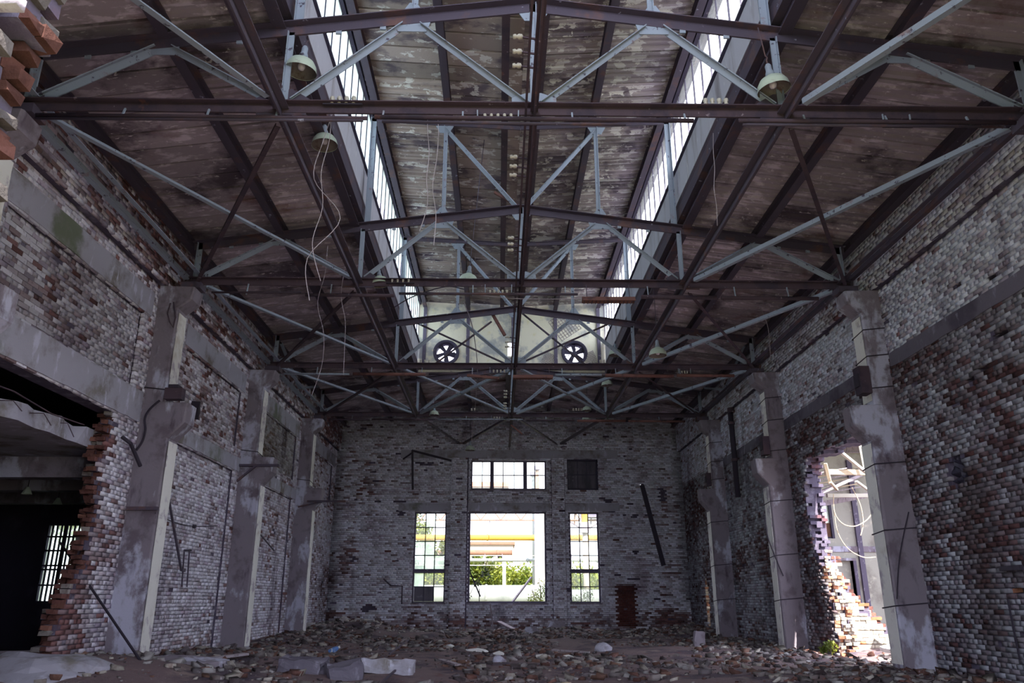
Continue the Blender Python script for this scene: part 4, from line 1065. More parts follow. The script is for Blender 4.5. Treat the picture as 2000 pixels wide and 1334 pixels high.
slab_piece('concrete_fragment', 'concrete', 'broken brown slab edge lying before the nearest left column', 'concrete slab', (p.x, p.y + 0.4, 0.02), 0.75, 0.5, 0.2, (R(3), R(2), R(10)), 14, 9)
p = onZ(1390, 1268, 0.05)
block('concrete_plate', 'concrete', 'upright pale plate stuck in the dirt before the far right column', 'concrete slab', (4.9, 13.2, fz(4.9, 13.2) - 0.03), (0.3, 0.12, 0.42), (R(-14), R(12), R(12)))
def stick(name, mat, a, b, w, h, label, cat, group=None):
    return single(MB().bar(a, b, w, h), name, mat, label, cat, group)
def gp(u, v, z=0.06):
    p = onZ(u, v, 0.03); return Vector((p.x, min(p.y, 23.5), fz(p.x, min(p.y, 23.5)) + z))
stick('plank', 'wood_grey', gp(395, 1299), gp(480, 1294), 0.18, 0.04, 'grey plank lying at the foot of the second left column', 'plank', 'planks on the floor')
stick('plank', 'wood_grey', (-0.42, 23.2, 0.35), (0.15, 22.2, 0.1), 0.2, 0.05, 'short board lying slanted below the central window', 'plank', 'planks on the floor')
stick('plank', 'wood_grey', gp(1080, 1268), gp(1150, 1270), 0.16, 0.03, 'thin plank lying flat on the central path', 'plank', 'planks on the floor')
stick('plank', 'wood_grey', gp(860, 1290), gp(895, 1302), 0.12, 0.03, 'weathered lath lying left of the central path', 'plank', 'planks on the floor')
stick('steel_rod', 'steel_dark', gp(738, 1330, 0.03), gp(772, 1312, 0.1), 0.03, 0.03, 'thin dark rod sticking out of the blocks in the left foreground', 'rod')
stick('steel_rod', 'steel_dark', gp(760, 1280, 0.05), gp(798, 1264, 0.25), 0.03, 0.03, 'thin dark rod lying across the pale rubble left of centre', 'rod')
for k, (u, v, w) in enumerate(((933, 1268, 0.5), (975, 1275, 0.35), (1062, 1280, 0.3), (1110, 1278, 0.35), (880, 1262, 0.25))):
    p = gp(u, v, 0.02)
    lab = ['bluish white scrap of sheeting left of the central path', 'crumpled white strip at the start of the central path', 'small white flake on the central path', 'white splinter right of the central path', 'pale scrap below the left back pilaster'][k]
    slab_piece('paper_scrap', 'scrap_white', lab, 'scrap', p, w * 0.6, 0.14, 0.02, (R(4), R(3), R(-20)), 8, 30 + k)
p = gp(642, 1270, 0.0)
t = thing('plastic_bottle', p, 'crumpled blue and white plastic bottle in the rubble left of centre', 'bottle')
MB().lathe((p.x, p.y, p.z), [(0.0, 0.0), (0.07, 0.01), (0.075, 0.16), (0.06, 0.24), (0.03, 0.29)], 12).build('body', 'bottle_blue', t, True)
MB().lathe((p.x, p.y, p.z), [(0.03, 0.285), (0.034, 0.29), (0.034, 0.33), (0.0, 0.33)], 10).build('cap', 'scrap_white', t)
t.rotation_euler = (R(20), R(62), R(30)); t.scale = (0.85, 0.85, 0.85); t.location.z += 0.06
t = thing('board_post', (-0.68, 23.75, 0), 'pale narrow board standing upright below the central window sill', 'board')
MB().bar((-0.62, 23.55, -0.05), (-0.76, 23.86, 0.98), 0.14, 0.05, (1, 0, 0)).build('board', 'wood_grey', t)
MB().bar((-0.70, 23.66, 0.45), (-0.70, 23.66, 0.75), 0.02, 0.08).build('cleat', 'wood_grey', t)

# ------------------------------------------------------------------ back wall windows
def window(name, x0, x1, z0, z1, cols, rows, bars, mat_pane, frame='frame_lilac', y=YB + 0.14, fw=0.06):
    w = structure_empty(name, ((x0 + x1) / 2, y, z0))
    for a in ((x0, x1, z0, z0 + fw), (x0, x1, z1 - fw, z1), (x0, x0 + fw, z0, z1), (x1 - fw, x1, z0, z1)):
        MB().box(a[0], a[1], y, y + 0.08, a[2], a[3]).build('frame', frame, w)
    MB().box(x0 - 0.02, x1 + 0.02, YB + 0.02, YB + 0.42, z1 - 0.01, z1 + 0.12).build('head', 'concrete', w)
    for a in bars: MB().box(a[0], a[1], y - 0.01, y + 0.09, a[2], a[3]).build('mullion', frame, w)
    for i, (xa, xb) in enumerate(zip(cols[:-1], cols[1:])):
        for j, (za, zb) in enumerate(zip(rows[:-1], rows[1:])):
            m = mat_pane(i, j)
            if m: MB().box(xa + 0.008, xb - 0.008, y + 0.035, y + 0.039, za + 0.008, zb - 0.008).build('pane', m, w)
    for xa in cols[1:-1]:
        MB().box(xa - 0.018, xa + 0.018, y + 0.02, y + 0.05, rows[0], rows[-1]).build('glazing_bar', 'frame_dark', w)
    for za in rows[1:-1]:
        MB().box(cols[0], cols[-1], y + 0.02, y + 0.05, za - 0.018, za + 0.018).build('glazing_bar', 'frame_dark', w)
    return w
def tall(name, x0, x1, haze):
    z0, z1 = 1.03, 4.62; tr = 2.21
    cols = np.linspace(x0 + 0.06, x1 - 0.06, 4)
    rows = [1.09, 1.66, tr] + list(np.linspace(tr + 0.12, z1 - 0.06, 5))
    w = window(name, x0, x1, z0, z1, cols, rows, [(x0, x1, tr - 0.02, tr + 0.12)], haze)
    MB().box(x0 - 0.04, x1 + 0.04, YB - 0.03, YB + 0.16, z0 - 0.05, z0).build('sill', 'concrete', w)
    return w
tall('window_3', *WIN['left'][:2], lambda i, j: 'glass_sooty' if (j == 0 and i < 2) else ('glass_haze' if (i, j) in ((0, 4), (1, 4), (1, 3), (2, 3), (0, 3), (0, 1), (1, 6)) else 'glass_clear'))
tall('window_5', *WIN['right'][:2], lambda i, j: 'glass_clear')
x0, x1, z0, z1 = WIN['centre']
w4 = window('window_4', x0, x1, z0, z1, [], [], [], None, fw=0.07)
MB().box(x0 - 0.05, x1 + 0.05, YB - 0.05, YB + 0.2, z0 - 0.06, z0).build('sill', 'concrete', w4)
x0, x1, z0, z1 = WIN['upper']
wd = (x1 - x0 - 0.12); c1, c2 = x0 + 0.06 + wd * 0.27, x0 + 0.06 + wd * 0.73
cols = [x0 + 0.06, (x0 + 0.06 + c1) / 2, c1, c1 + (c2 - c1) / 3, c1 + 2 * (c2 - c1) / 3, c2, (c2 + x1 - 0.06) / 2, x1 - 0.06]
w6 = window('window_6', x0, x1, z0, z1, cols, [z0 + 0.06, (z0 + z1) / 2, z1 - 0.06], [(c1 - 0.08, c1 + 0.08, z0, z1), (c2 - 0.08, c2 + 0.08, z0, z1)], lambda i, j: 'glass_clear')
MB().box(x0 - 0.05, x1 + 0.05, YB - 0.04, YB + 0.2, z0 - 0.06, z0).build('sill', 'concrete', w6)
x0, x1, z0, z1 = WIN['dark']
w7 = window('window_7', x0, x1, z0, z1, np.linspace(x0 + 0.07, x1 - 0.07, 4), [z0 + 0.07, (z0 + z1) / 2, z1 - 0.07], [], lambda i, j: 'glass_sooty', 'frame_dark', fw=0.07)
MB().box(x0, x1, YB + 0.26, YB + 0.3, z0, z1).build('backing_board', 'concrete', w7)
MB().box(-7.7, 7.7, YB + 0.455, YB + 0.6, 6.9, 9.8).build('outer_masonry', 'mortar', wall_back)

# things fixed to or leaning on the back wall
t = thing('steel_bracket', (-4.1, 23.8, 5.5), 'dark bent steel angle frame on the upper left of the back wall', 'bracket')
MB().bar((-4.02, 23.78, 5.5), (-4.10, 23.78, 7.15), 0.08, 0.08, (0, 1, 0)).build('post', 'cable', t)
MB().bar((-4.12, 23.78, 7.14), (-2.45, 23.80, 6.72), 0.07, 0.08).build('arm', 'cable', t)
MB().bar((-4.5, 23.95, 6.8), (-4.10, 23.78, 7.05), 0.05, 0.05).build('stay', 'cable', t)
a, b = onY(1257, 948, 23.7), onY(1299, 1104, 23.75)
t = thing('steel_beam', b, 'long dark steel beam hanging slanted on the right of the back wall', 'steel beam')
MB().chan(a, b, 0.16, 0.14, 0.02, (0, -1, 0.2)).build('beam', 'cable', t)
MB().lathe((a.x - 0.05, 23.72, a.z), [(0.0, -0.06), (0.07, -0.05), (0.07, 0.05), (0.0, 0.06)], 10, 'y').build('end_cap', 'steel_dark', t)
single(MB().tube([(-5.06, 23.93, 1.95), (-4.76, 23.9, 1.70), (-4.30, 23.9, 1.68), (-4.29, 23.9, 1.0)], 0.03, 8), 'pipe', 'steel_dark', 'thin bent pipe on the back wall left of the left window', 'pipe')
for x in (-1.72,): pass
a, b = onY(1000, 1177, 24.25), onY(1038, 1127, 24.7)
stick('plank', 'wood_grey', a, b, 0.12, 0.05, 'grey board leaning across the lower right of the open central window', 'plank')
t = thing('bent_angle', onY(916, 1118, 24.3), 'dark bent steel angle across the lower left of the open central window', 'steel angle')
MB().bar(onY(917, 1115, 24.25), onY(938, 1165, 24.35), 0.05, 0.05).build('long_leg', 'cable', t)
MB().bar(onY(936, 1150, 24.35), onY(936, 1178, 24.3), 0.03, 0.03).build('short_leg', 'cable', t)

# ------------------------------------------------------------------ annex beyond the right breach (open to the sky in front, remains of a roof behind)
mb = MB()
annex_wall = structure('wall_annex')
YA = 17.0
def wall_boxes(x0, x1, z0, z1, y0, y1, holes):
    m = MB(); xs = sorted({x0, x1, *[h[i] for h in holes for i in (0, 1)]}); zs = sorted({z0, z1, *[h[i] for h in holes for i in (2, 3)]})
    for a, b in zip(xs[:-1], xs[1:]):
        for c, d in zip(zs[:-1], zs[1:]):
            if not any(h[0] - 1e-6 <= a and b <= h[1] + 1e-6 and h[2] - 1e-6 <= c and d <= h[3] + 1e-6 for h in holes): m.box(a, b, y0, y1, c, d)
    return m
wm = wall_boxes(7.76, 16.0, -0.3, 6.6, YA, YA + 0.4, [(9.75, 10.5, 3.05, 4.2), (10.1, 11.0, -0.3, 2.35)])
annex_wall.data = wm.mesh('wall_annex'); annex_wall.data.materials.append(MATS['plaster_grey'])
MB().box(10.05, 11.05, YA + 0.2, YA + 0.3, -0.3, 2.4).build('door_infill', 'plaster_grey', annex_wall)
MB().box(7.8, 16, YA - 0.06, YA + 0.02, 2.62, 2.80).build('ledge', 'concrete', annex_wall)
MB().box(10.02, 11.1, YA - 0.05, YA + 0.05, 2.35, 2.43).build('door_head', 'concrete', annex_wall)
MB().box(11.2, 11.36, YA - 0.1, YA - 0.005, 0.0, 5.6).build('downpipe', 'frame_lilac', annex_wall)
MB().box(11.0, 11.1, YA - 0.05, YA + 0.2, -0.2, 2.35).build('door_jamb', 'frame_lilac', annex_wall)
wa = structure_empty('window_8', (10.1, YA, 3.05))
MB().box(10.44, 10.52, YA - 0.02, YA + 0.1, 3.05, 4.2).build('frame', 'frame_dark', wa)
MB().box(9.75, 10.5, YA + 0.05, YA + 0.12, 3.02, 3.1).build('frame', 'frame_dark', wa)
MB().box(9.98, 10.01, YA + 0.05, YA + 0.1, 3.1, 4.2).build('glazing_bar', 'frame_dark', wa)
MB().box(9.75, 9.98, YA + 0.07, YA + 0.075, 3.1, 4.2).build('pane', 'glass_clear', wa)
MB().box(10.01, 10.46, YA + 0.07, YA + 0.09, 3.1, 3.55).build('board', 'pipe_brown', wa)
MB().box(10.01, 10.46, YA + 0.07, YA + 0.075, 3.55, 4.2).build('pane', 'glass_clear', wa)
aw2 = structure('wall_annex_side'); aw2.data = MB().box(15.6, 16.0, -2, YA, -0.3, 3.2).mesh('wall_annex_side'); aw2.data.materials.append(MATS['plaster_grey'])
aw3 = structure('wall_hall_outer')
_o = wall_boxes(-2, 6.1, -0.3, 8.6, 7.77, 7.80, [])
aw3.data = MB().box(7.76, 7.80, YF, _h1.y - 0.2, -0.3, 8.6).box(7.76, 7.80, _h1.y + 0.2, 5.9, -0.3, 8.6).box(7.76, 7.80, _h1.y - 0.2, _h1.y + 0.2, -0.3, _h1.z - 0.18).box(7.76, 7.80, _h1.y - 0.2, _h1.y + 0.2, _h1.z + 0.18, 8.6).box(7.76, 7.80, 11.2, 20.8, -0.3, 8.6).box(7.76, 7.80, 5.9, 11.2, 4.75, 8.6).box(7.76, 7.80, 22.0, YB + 0.4, -0.3, 8.6).box(7.76, 7.80, 20.8, 22.0, 2.2, 8.6).mesh('wall_hall_outer'); aw3.data.materials.append(MATS['mortar'])
annex_floor = structure('floor_annex')
ax = np.arange(7.4, 16.0, 0.15); ay = np.arange(-2, YA, 0.15); AX, AY = np.meshgrid(ax, ay, indexing='ij')
AZ = -0.03 + (fbm(AX * 0.7, AY * 0.7, 55) - 0.5) * 0.3 + 0.25 * np.exp(-((AX - 9.2) / 1.2) ** 2 - ((AY - 9.6) / 1.0) ** 2)
I = np.arange(AX.size).reshape(AX.shape)
annex_floor.data = np_mesh('floor_annex', np.stack([AX, AY, AZ], -1).reshape(-1, 3), np.stack([I[:-1, :-1], I[1:, :-1], I[1:, 1:], I[:-1, 1:]], -1).reshape(-1, 4)); annex_floor.data.materials.append(MATS['ground'])
# broken cross wall catching the sun
def m_stub(s, d, z): return (s, 10.45 - d, z)
m_stub.flip = False; m_stub = wrapv(m_stub)
def fallen_stub(s, z): return z > np.interp(s, [7.3, 7.6, 7.75, 7.97, 8.34, 8.75, 9.2], [2.6, 2.05, 1.72, 1.25, 0.86, 0.42, 0.1])
def col_stub(s, z):
    n = len(s); c = np.array([0.60, 0.55, 0.46]) * RNG.uniform(0.8, 1.15, (n, 1)); k = RNG.random(n) < 0.13
    c[k] = np.array([0.40, 0.17, 0.09]) * RNG.uniform(0.8, 1.3, (k.sum(), 1)); return c
brick_wall(structure('wall_cross'), m_stub, 0.0, (7.45, 9.1), (-0.1, 2.4), [], fallen_stub, [], col_stub, singles=200)
# roof remains over the back of the annex
annex_roof = structure_empty('ceiling_annex', (11, 14, 6))
for k, y in enumerate(np.arange(11.3, 17.0, 0.95)):
    m = MB(); m.box(7.85, 15.9, y, y + 0.93, 6.0 + 0.03 * (k % 2), 6.10 + 0.03 * (k % 2)); m.build('roof_sheet', 'plaster_grey' if k % 2 else 'wood_grey', annex_roof)
for y in (11.5, 13.2, 14.9, 16.6): MB().chan((7.85, y, 5.78), (15.9, y, 5.78), 0.1, 0.2).build('rafter', 'wood_tan' if y < 12 else 'wood_grey', annex_roof)
def apt(u, v, y): return onY(u, v, y)
for k, (u0, v0, u1, v1, y, w, h, mat, lab) in enumerate((
    (1630, 873, 1690, 922, 11.6, 0.10, 0.06, 'post_white', 'white painted slat hanging diagonally from the annex roof'),
    (1612, 922, 1692, 923, 11.9, 0.12, 0.14, 'wood_tan', 'pale timber lying level under the annex roof'),
    (1590, 968, 1680, 928, 12.6, 0.22, 0.08, 'wood_grey', 'sagging dark roof batten bundle in the annex'),
    (1585, 988, 1700, 966, 13.6, 0.14, 0.14, 'wood_grey', 'lower dark beam spanning the annex'),
    (1615, 968, 1700, 968, 13.2, 0.10, 0.10, 'post_white', 'level white pipe under the dark annex beams'),
    (1612, 905, 1622, 945, 11.5, 0.08, 0.05, 'wood_tan', 'short tan board hanging at the left of the annex roof'),
    (1622, 942, 1635, 957, 11.5, 0.07, 0.05, 'wood_tan', 'broken end of tan board dangling below the annex roof'),
    (1680, 865, 1692, 925, 11.6, 0.09, 0.06, 'post_white', 'upright pale slat beside the near right column'),
    (1672, 940, 1695, 957, 12.4, 0.08, 0.05, 'post_white', 'short white brace below the sagging battens'))):
    stick('roof_timber', mat, apt(u0, v0, y), apt(u1, v1, y + 0.15), w, h, lab, 'timber', 'fallen annex roof timbers')
for k in range(7):
    a = apt(1592, 925 + k * 7, 12.0 + 0.2 * k); b = apt(1650 + k * 5, 915 + k * 6, 12.4 + 0.2 * k)
    m = MB(); m.bar(a, b, 0.16, 0.025)
    single(m, 'roof_batten', 'wood_tan' if k % 2 else 'wood_grey', f'{["first", "second", "third", "fourth", "fifth", "sixth", "seventh"][k]} from the top of the splayed battens in the annex', 'batten', 'splayed annex battens')
def wire(name, mat, pts, r, label, cat='wire', group=None):
    """smooth hanging wire through points"""
    P = [Vector(p) for p in pts]; out = []
    for i in range(len(P) - 1):
        p0, p1, p2, p3 = P[max(i - 1, 0)], P[i], P[i + 1], P[min(i + 2, len(P) - 1)]
        for k in range(6):
            t = k / 6
            out.append(0.5 * ((2 * p1) + (p2 - p0) * t + (2 * p0 - 5 * p1 + 4 * p2 - p3) * t * t + (3 * p1 - p0 - 3 * p2 + p3) * t ** 3))
    out.append(P[-1])
    return single(MB().tube(out, r, 5), name, mat, label, cat, group)
wire('hanging_cable', 'wood_tan', [apt(1628, 965, 12.5), apt(1630, 1000, 12.5), apt(1645, 1022, 12.5), apt(1668, 1028, 12.5), apt(1690, 1018, 12.5), apt(1702, 1005, 12.5)], 0.014, 'looped pale cable hanging in the annex', 'cable')
wire('hanging_cable', 'wood_tan', [apt(1664, 952, 12.6), apt(1680, 985, 12.6), apt(1686, 1020, 12.6), apt(1681, 1046, 12.6)], 0.014, 'short curved cable end dangling beside the annex loop', 'cable')
wire('hanging_cable', 'wood_tan', [apt(1628, 985, 12.7), apt(1635, 1035, 12.7), apt(1655, 1070, 12.7), apt(1685, 1088, 12.7), apt(1710, 1088, 12.7)], 0.012, 'long drooping cable at the back of the annex', 'cable')
a = onY(1690, 1188, 9.6)
block('fallen_slab', 'concrete_white', 'pale concrete slab leaning against the sunlit brick stump', 'concrete slab', (8.75, 9.3, 0.62), (1.1, 0.95, 0.10), (R(20), R(33), R(-14)), 0.02)
block('fallen_slab', 'concrete_white', 'small pale slab lying flat at the foot of the breach', 'concrete slab', (8.05, 8.6, 0.12), (0.6, 0.5, 0.09), (R(6), R(-8), R(20)), 0.02)

# weed growing at the breach
def foliage(n, centres, leaf, mat, seed, name='foliage', parent=None, up=0.5, kind=None):
    rr = np.random.default_rng(seed)
    cs = np.array([c[:3] for c in centres]); rad = np.array([c[3:6] if len(c) >= 6 else (c[3],) * 3 for c in centres])
    w = rad.prod(1) ** (2 / 3); k = rr.choice(len(cs), n, p=w / w.sum())
    d = rr.normal(size=(n, 3)); d /= np.linalg.norm(d, axis=1)[:, None]
    pos = cs[k] + d * rad[k] * (rr.random(n) ** 0.45)[:, None]
    ax = rr.normal(size=(n, 3)) + np.array([0, 0, -0.3]); ax /= np.linalg.norm(ax, axis=1)[:, None]
    nn = rr.normal(size=(n, 3)) + np.array([0, 0, up]); nn -= (nn * ax).sum(1)[:, None] * ax; nn /= np.linalg.norm(nn, axis=1)[:, None]
    sd = np.cross(ax, nn); L = leaf * rr.uniform(0.6, 1.3, n)[:, None]
    a = pos; b = pos + ax * L * 0.5 + sd * L * 0.28 + nn * L * 0.08; c = pos + ax * L; e = pos + ax * L * 0.5 - sd * L * 0.28 + nn * L * 0.08
    V = np.stack([a, b, c, e], 1).reshape(-1, 3)
    me = np_mesh(name, V, np.arange(4 * n).reshape(n, 4))
    o = link(name, me, mat, parent)
    if kind: o['kind'] = kind
    return o
def plant(name, loc, label, cat, trunk, crown, n, leaf, mat, seed, group=None, r=0.05):
    t = thing(name, loc, label, cat, group)
    m = MB()
    for pts in trunk: m.tube(pts, r, 6)
    m.build('stem' if r < 0.04 else 'trunk', 'bark', t)
    foliage(n, crown, leaf, mat, seed, 'foliage', t)
    return t
p = onY(1622, 1272, 9.6)
plant('weed', (p.x, 9.6, 0), 'small bright green weed growing at the foot of the sunlit breach', 'plant', [[(p.x, 9.6, -0.1), (p.x + 0.02, 9.6, 0.2)]], [(p.x, 9.6, 0.16, 0.16, 0.14, 0.13), (p.x - 0.14, 9.65, 0.1, 0.1, 0.1, 0.08)], 260, 0.07, 'leaf_bright', 3, r=0.012)

# dark sheet stuffed in the right wall hole
t = thing('plastic_sheet', (WX + 0.05, _h2.y, _h2.z - 0.2), 'crumpled dark plastic sheet stuffed in a hole of the right wall', 'plastic sheet')
m = MB(); n = 10; rr = random.Random(5)
for i in range(n):
    for j in range(n): m.v.append((WX + 0.10 + rr.uniform(-0.07, 0.07), _h2.y + (i / (n - 1) - 0.5) * 0.6, _h2.z + (j / (n - 1) - 0.5) * 0.56))
for i in range(n - 1):
    for j in range(n - 1): m.f.append((i * n + j, i * n + j + 1, (i + 1) * n + j + 1, (i + 1) * n + j))
m.build('sheet', 'tarp_dark', t)

# ------------------------------------------------------------------ dark side room behind the left breach
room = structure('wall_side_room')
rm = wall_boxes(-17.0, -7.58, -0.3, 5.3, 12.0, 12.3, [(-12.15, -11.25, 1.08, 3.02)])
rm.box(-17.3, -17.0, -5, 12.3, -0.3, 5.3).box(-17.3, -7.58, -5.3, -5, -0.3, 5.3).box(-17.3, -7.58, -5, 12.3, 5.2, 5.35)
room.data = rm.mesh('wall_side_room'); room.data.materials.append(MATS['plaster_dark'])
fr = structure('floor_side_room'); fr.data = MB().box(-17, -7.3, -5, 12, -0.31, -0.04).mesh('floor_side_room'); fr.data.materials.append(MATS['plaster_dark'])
cr = structure('ceiling_side_room'); m = MB()
ys = np.linspace(-4.9, 11.9, 60); xe = [-7.62 + random.uniform(-0.06, 0.10) for _ in ys]
vs = []; fs = []
for y, x in zip(ys, xe): vs += [(x, y, 3.66), (x + random.uniform(-0.12, 0.02), y, 3.98 + random.uniform(-0.05, 0.03)), (-17, y, 3.98), (-17, y, 3.66)]
for i in range(len(ys) - 1):
    for k in range(4): fs.append((i * 4 + k, i * 4 + (k + 1) % 4, i * 4 + 4 + (k + 1) % 4, i * 4 + 4 + k))
m.add(vs, fs); cr.data = m.mesh('ceiling_side_room'); cr.data.materials.append(MATS['lintel'])
for y in (5.6, 7.4, 9.6): MB().box(-17, -7.85, y, y + 0.35, 3.28, 3.66).build('ceiling_beam', 'concrete', cr)
for k, y in enumerate((1.2, 2.1, 2.9, 3.6)):
    MB().tube([(-7.66, y, 3.86), (-7.5, y + 0.1, 3.88), (-7.44, y + 0.25, 3.8 - 0.04 * k)], 0.008, 5).build('rebar', 'steel_rust', cr)
MB().tube([(-7.6, 1.0, 4.0), (-7.52, 2.2, 4.02), (-7.5, 3.2, 3.92), (-7.55, 4.3, 3.98)], 0.012, 5).build('rebar', 'steel_rust', cr)
wl = structure_empty('window_9', (-11.7, 12, 1.08))
for x in np.linspace(-12.15, -11.25, 9):
    big = abs(x + 11.7) < 0.02
    MB().box(x - (0.045 if big else 0.016), x + (0.045 if big else 0.016), 12.02, 12.07, 1.08, 3.02).build('bar', 'frame_dark', wl)
for z in (1.10, 1.5, 1.88, 1.98, 2.35, 2.7, 3.0): MB().box(-12.15, -11.25, 12.01, 12.08, z - 0.02, z + 0.02).build('bar', 'frame_dark', wl)
for i in range(2):
    for j, (za, zb) in enumerate(((1.1, 1.5), (1.5, 1.93), (1.98, 2.35), (2.35, 2.7), (2.7, 3.0))):
        MB().box(-12.13 + i * 0.45, -11.72 + i * 0.45, 12.1, 12.104, za, zb).build('pane', 'glass_haze', wl)
for k, (u, v, y) in enumerate(((52, 965, 7.0), (112, 985, 8.8))):
    p = onY(u, v, y); t = thing('ceiling_lamp', p, ['small pale lamp hanging under the side room ceiling, left one', 'small pale lamp hanging under the side room ceiling, right one'][k], 'lamp', 'side room lamps')
    MB().lathe(p, [(0.03, 0.14), (0.05, 0.1), (0.1, 0.0), (0.09, 0.0), (0.03, 0.1)], 12).build('shade', 'lamp_enamel', t)
    MB().tube([(p.x, p.y, p.z + 0.13), (p.x, p.y, 3.66)], 0.008, 5).build('cord', 'cable', t)
single(MB().tube([onX(85, 1285, -7.6), onX(98, 1240, -7.7), onX(128, 1170, -7.8), onX(150, 1125, -7.9)], 0.022, 6), 'branch', 'wood_tan', 'thin bare branch standing in the left breach', 'branch')
a, b = onX(118, 1060, -8.4), onZ(278, 1296, 0.25)
t = thing('steel_pole', (b.x, b.y, 0), 'long thin dark pole slanting from the side room window down to the floor', 'pole')
MB().tube([a, b], 0.02, 6).build('shaft', 'cable', t)
MB().tube([b, onZ(294, 1318, 0.05)], 0.045, 8).build('socket_end', 'cable', t)
for k, z in enumerate((0.22, 0.1)):
    stick('floor_rail', 'wood_grey', (-11.5, 6.0 + 0.5 * k, z), (-7.9, 5.2 + 0.4 * k, z + 0.1), 0.05, 0.05, ['upper pale rail lying in the dark side room', 'lower pale rail lying in the dark side room'][k], 'rail', 'rails in the side room')

# ------------------------------------------------------------------ yard beyond the back windows
def long_pipe(name, mat, x0, x1, y, z, r, label, flanges=(), fr=1.15, supports=()):
    t = thing(name, ((x0 + x1) / 2, y, z - r), label, 'pipe')
    MB().cyl((x0, y, z), (x1, y, z), r, 18).build('pipe_barrel', mat, t, True)
    for x in flanges: MB().cyl((x - 0.05, y, z), (x + 0.05, y, z), r * fr, 18).build('flange', mat, t)
    for x in supports: MB().box(x - 0.12, x + 0.12, y - 0.12, y + 0.12, -0.32, z - r * 0.9).build('support', 'post_white', t)
    return t
long_pipe('gas_pipe', 'pipe_yellow', -14, 16, 45, 5.15, 0.20, 'yellow gas pipe crossing the view through the back windows', [-9, -1.2, 5, 11], 1.1, [-11, 9.5])
long_pipe('steam_main', 'pipe_white', -16, 3.0, 36, 1.42, 0.52, 'thick white insulated steam main outside the central window', [-6, -1.1, 1.4], 1.08, [-8, 0.2])
long_pipe('steam_main', 'pipe_white', 3.2, 16, 36.6, 1.25, 0.46, 'thick white insulated steam main outside the right window', [5.5, 9], 1.08, [4.2, 9.5])
long_pipe('service_pipe', 'pipe_white', -16, 16, 42, 3.55, 0.10, 'slim white pipe on the rack behind the steam main', np.arange(-14, 15, 2.2), 1.6, [-12, 12])
long_pipe('service_pipe', 'pipe_brown', -6, 0.6, 52, 4.55, 0.22, 'short rusty brown pipe behind the yellow gas pipe', [-4, -0.5], 1.15, [-3, 0])
t = thing('pipe_rack', (0, 42.4, -0.32), 'light steel pipe rack with railing across the yard', 'pipe rack')
for z in (3.25, 3.85): MB().bar((-16, 42.4, z), (16, 42.4, z), 0.05, 0.05).build('rail', 'post_white', t)
for x in np.arange(-14.5, 15, 1.1): MB().bar((x, 42.4, 3.25), (x, 42.4, 3.95), 0.035, 0.035).build('rail_post', 'frame_lilac', t)
for x in (-13, 13): MB().bar((x, 42.4, -0.3), (x, 42.4, 3.25), 0.15, 0.15).build('leg', 'post_white', t)
p = onY(1054, 1090, 40)
t = thing('concrete_post', (p.x, 40, -0.32), 'tall white concrete post outside the central window', 'post')
MB().box(p.x - 0.30, p.x - 0.02, 39.8, 40.2, -0.32, 7.6).build('shaft', 'concrete', t); MB().box(p.x - 0.02, p.x + 0.30, 39.75, 40.25, -0.32, 7.6).build('shaft', 'post_white', t)
t = thing('gantry_truss', (0, 44.5, 6.4), 'thin lattice gantry girder across the top of the central window', 'gantry')
for z in (6.25, 6.8): MB().bar((-8, 44.5, z), (9, 44.5, z), 0.08, 0.08).build('chord', 'pipe_brown', t)
for k in range(12): 
    x = -7.5 + k * 1.35
    MB().bar((x, 44.5, 6.8), (x + 0.45, 44.5, 6.25), 0.07, 0.07).build('lacing', 'pipe_brown', t); MB().bar((x + 0.45, 44.5, 6.25), (x + 0.9, 44.5, 6.8), 0.07, 0.07).build('lacing', 'pipe_brown', t)
for x in (-8, 9): MB().bar((x, 44.5, -0.32), (x, 44.5, 7.1), 0.2, 0.2).build('leg', 'frame_lilac', t)
p = onY(956, 1020, 43.5); single(MB().bar((p.x, 44.6, 5.3), (p.x, 44.6, 6.3), 0.05, 0.05), 'hanger_rod', 'frame_lilac', 'thin rod hanging from the gantry to the yellow pipe', 'rod')
p = onY(1144, 1080, 38)
t = thing('flue_post', (p.x, 38, -0.32), 'rusty pink flue pipe standing outside the right window', 'post')
MB().cyl((p.x, 38, -0.32), (p.x, 38, 5.0), 0.17, 12).build('lower_pipe', 'building_pale', t, True); MB().cyl((p.x, 38, 4.9), (p.x, 38, 5.5), 0.32, 12).build('collar', 'concrete', t); MB().cyl((p.x, 38, 5.5), (p.x, 38, 8), 0.2, 12).build('upper_pipe', 'pipe_yellow', t)
for s_ in (-1, 1): MB().bar((p.x, 38, 5.0), (p.x + s_ * 0.9, 38, 5.55), 0.06, 0.06).build('stay', 'steel_rust', t)
t = thing('pipe_manifold', (4.5, 41, 5.8), 'tangle of rusty pipes and platforms outside the right window top', 'pipework')
for k in range(9):
    x = 2.6 + 0.35 * k; MB().cyl((x, 41 + 0.2 * (k % 3), 5.7), (x + 0.1, 41, 7.6 - 0.15 * (k % 4)), 0.05, 8).build('riser', 'pipe_brown' if k % 2 else 'frame_lilac', t)
for z in (5.9, 6.4, 6.95, 7.4): MB().cyl((2.3, 41.1, z), (6.6, 41.1, z + 0.05), 0.07, 8).build('header', 'pipe_brown' if z < 6.5 else 'pipe_yellow', t)
MB().box(4.9, 6.4, 40.8, 41.8, 6.1, 6.8).build('tank', 'frame_lilac', t)
for x in (2.4, 6.6): MB().bar((x, 41.2, -0.3), (x, 41.2, 7.5), 0.12, 0.12).build('leg', 'steel_rust', t)
t = thing('factory_building', (-2, 82, -0.32), 'pale factory building with dark windows far behind the yellow pipe', 'building')
MB().box(-6, 1.2, 80, 90, -0.32, 7.0).build('wall', 'building_pale', t)
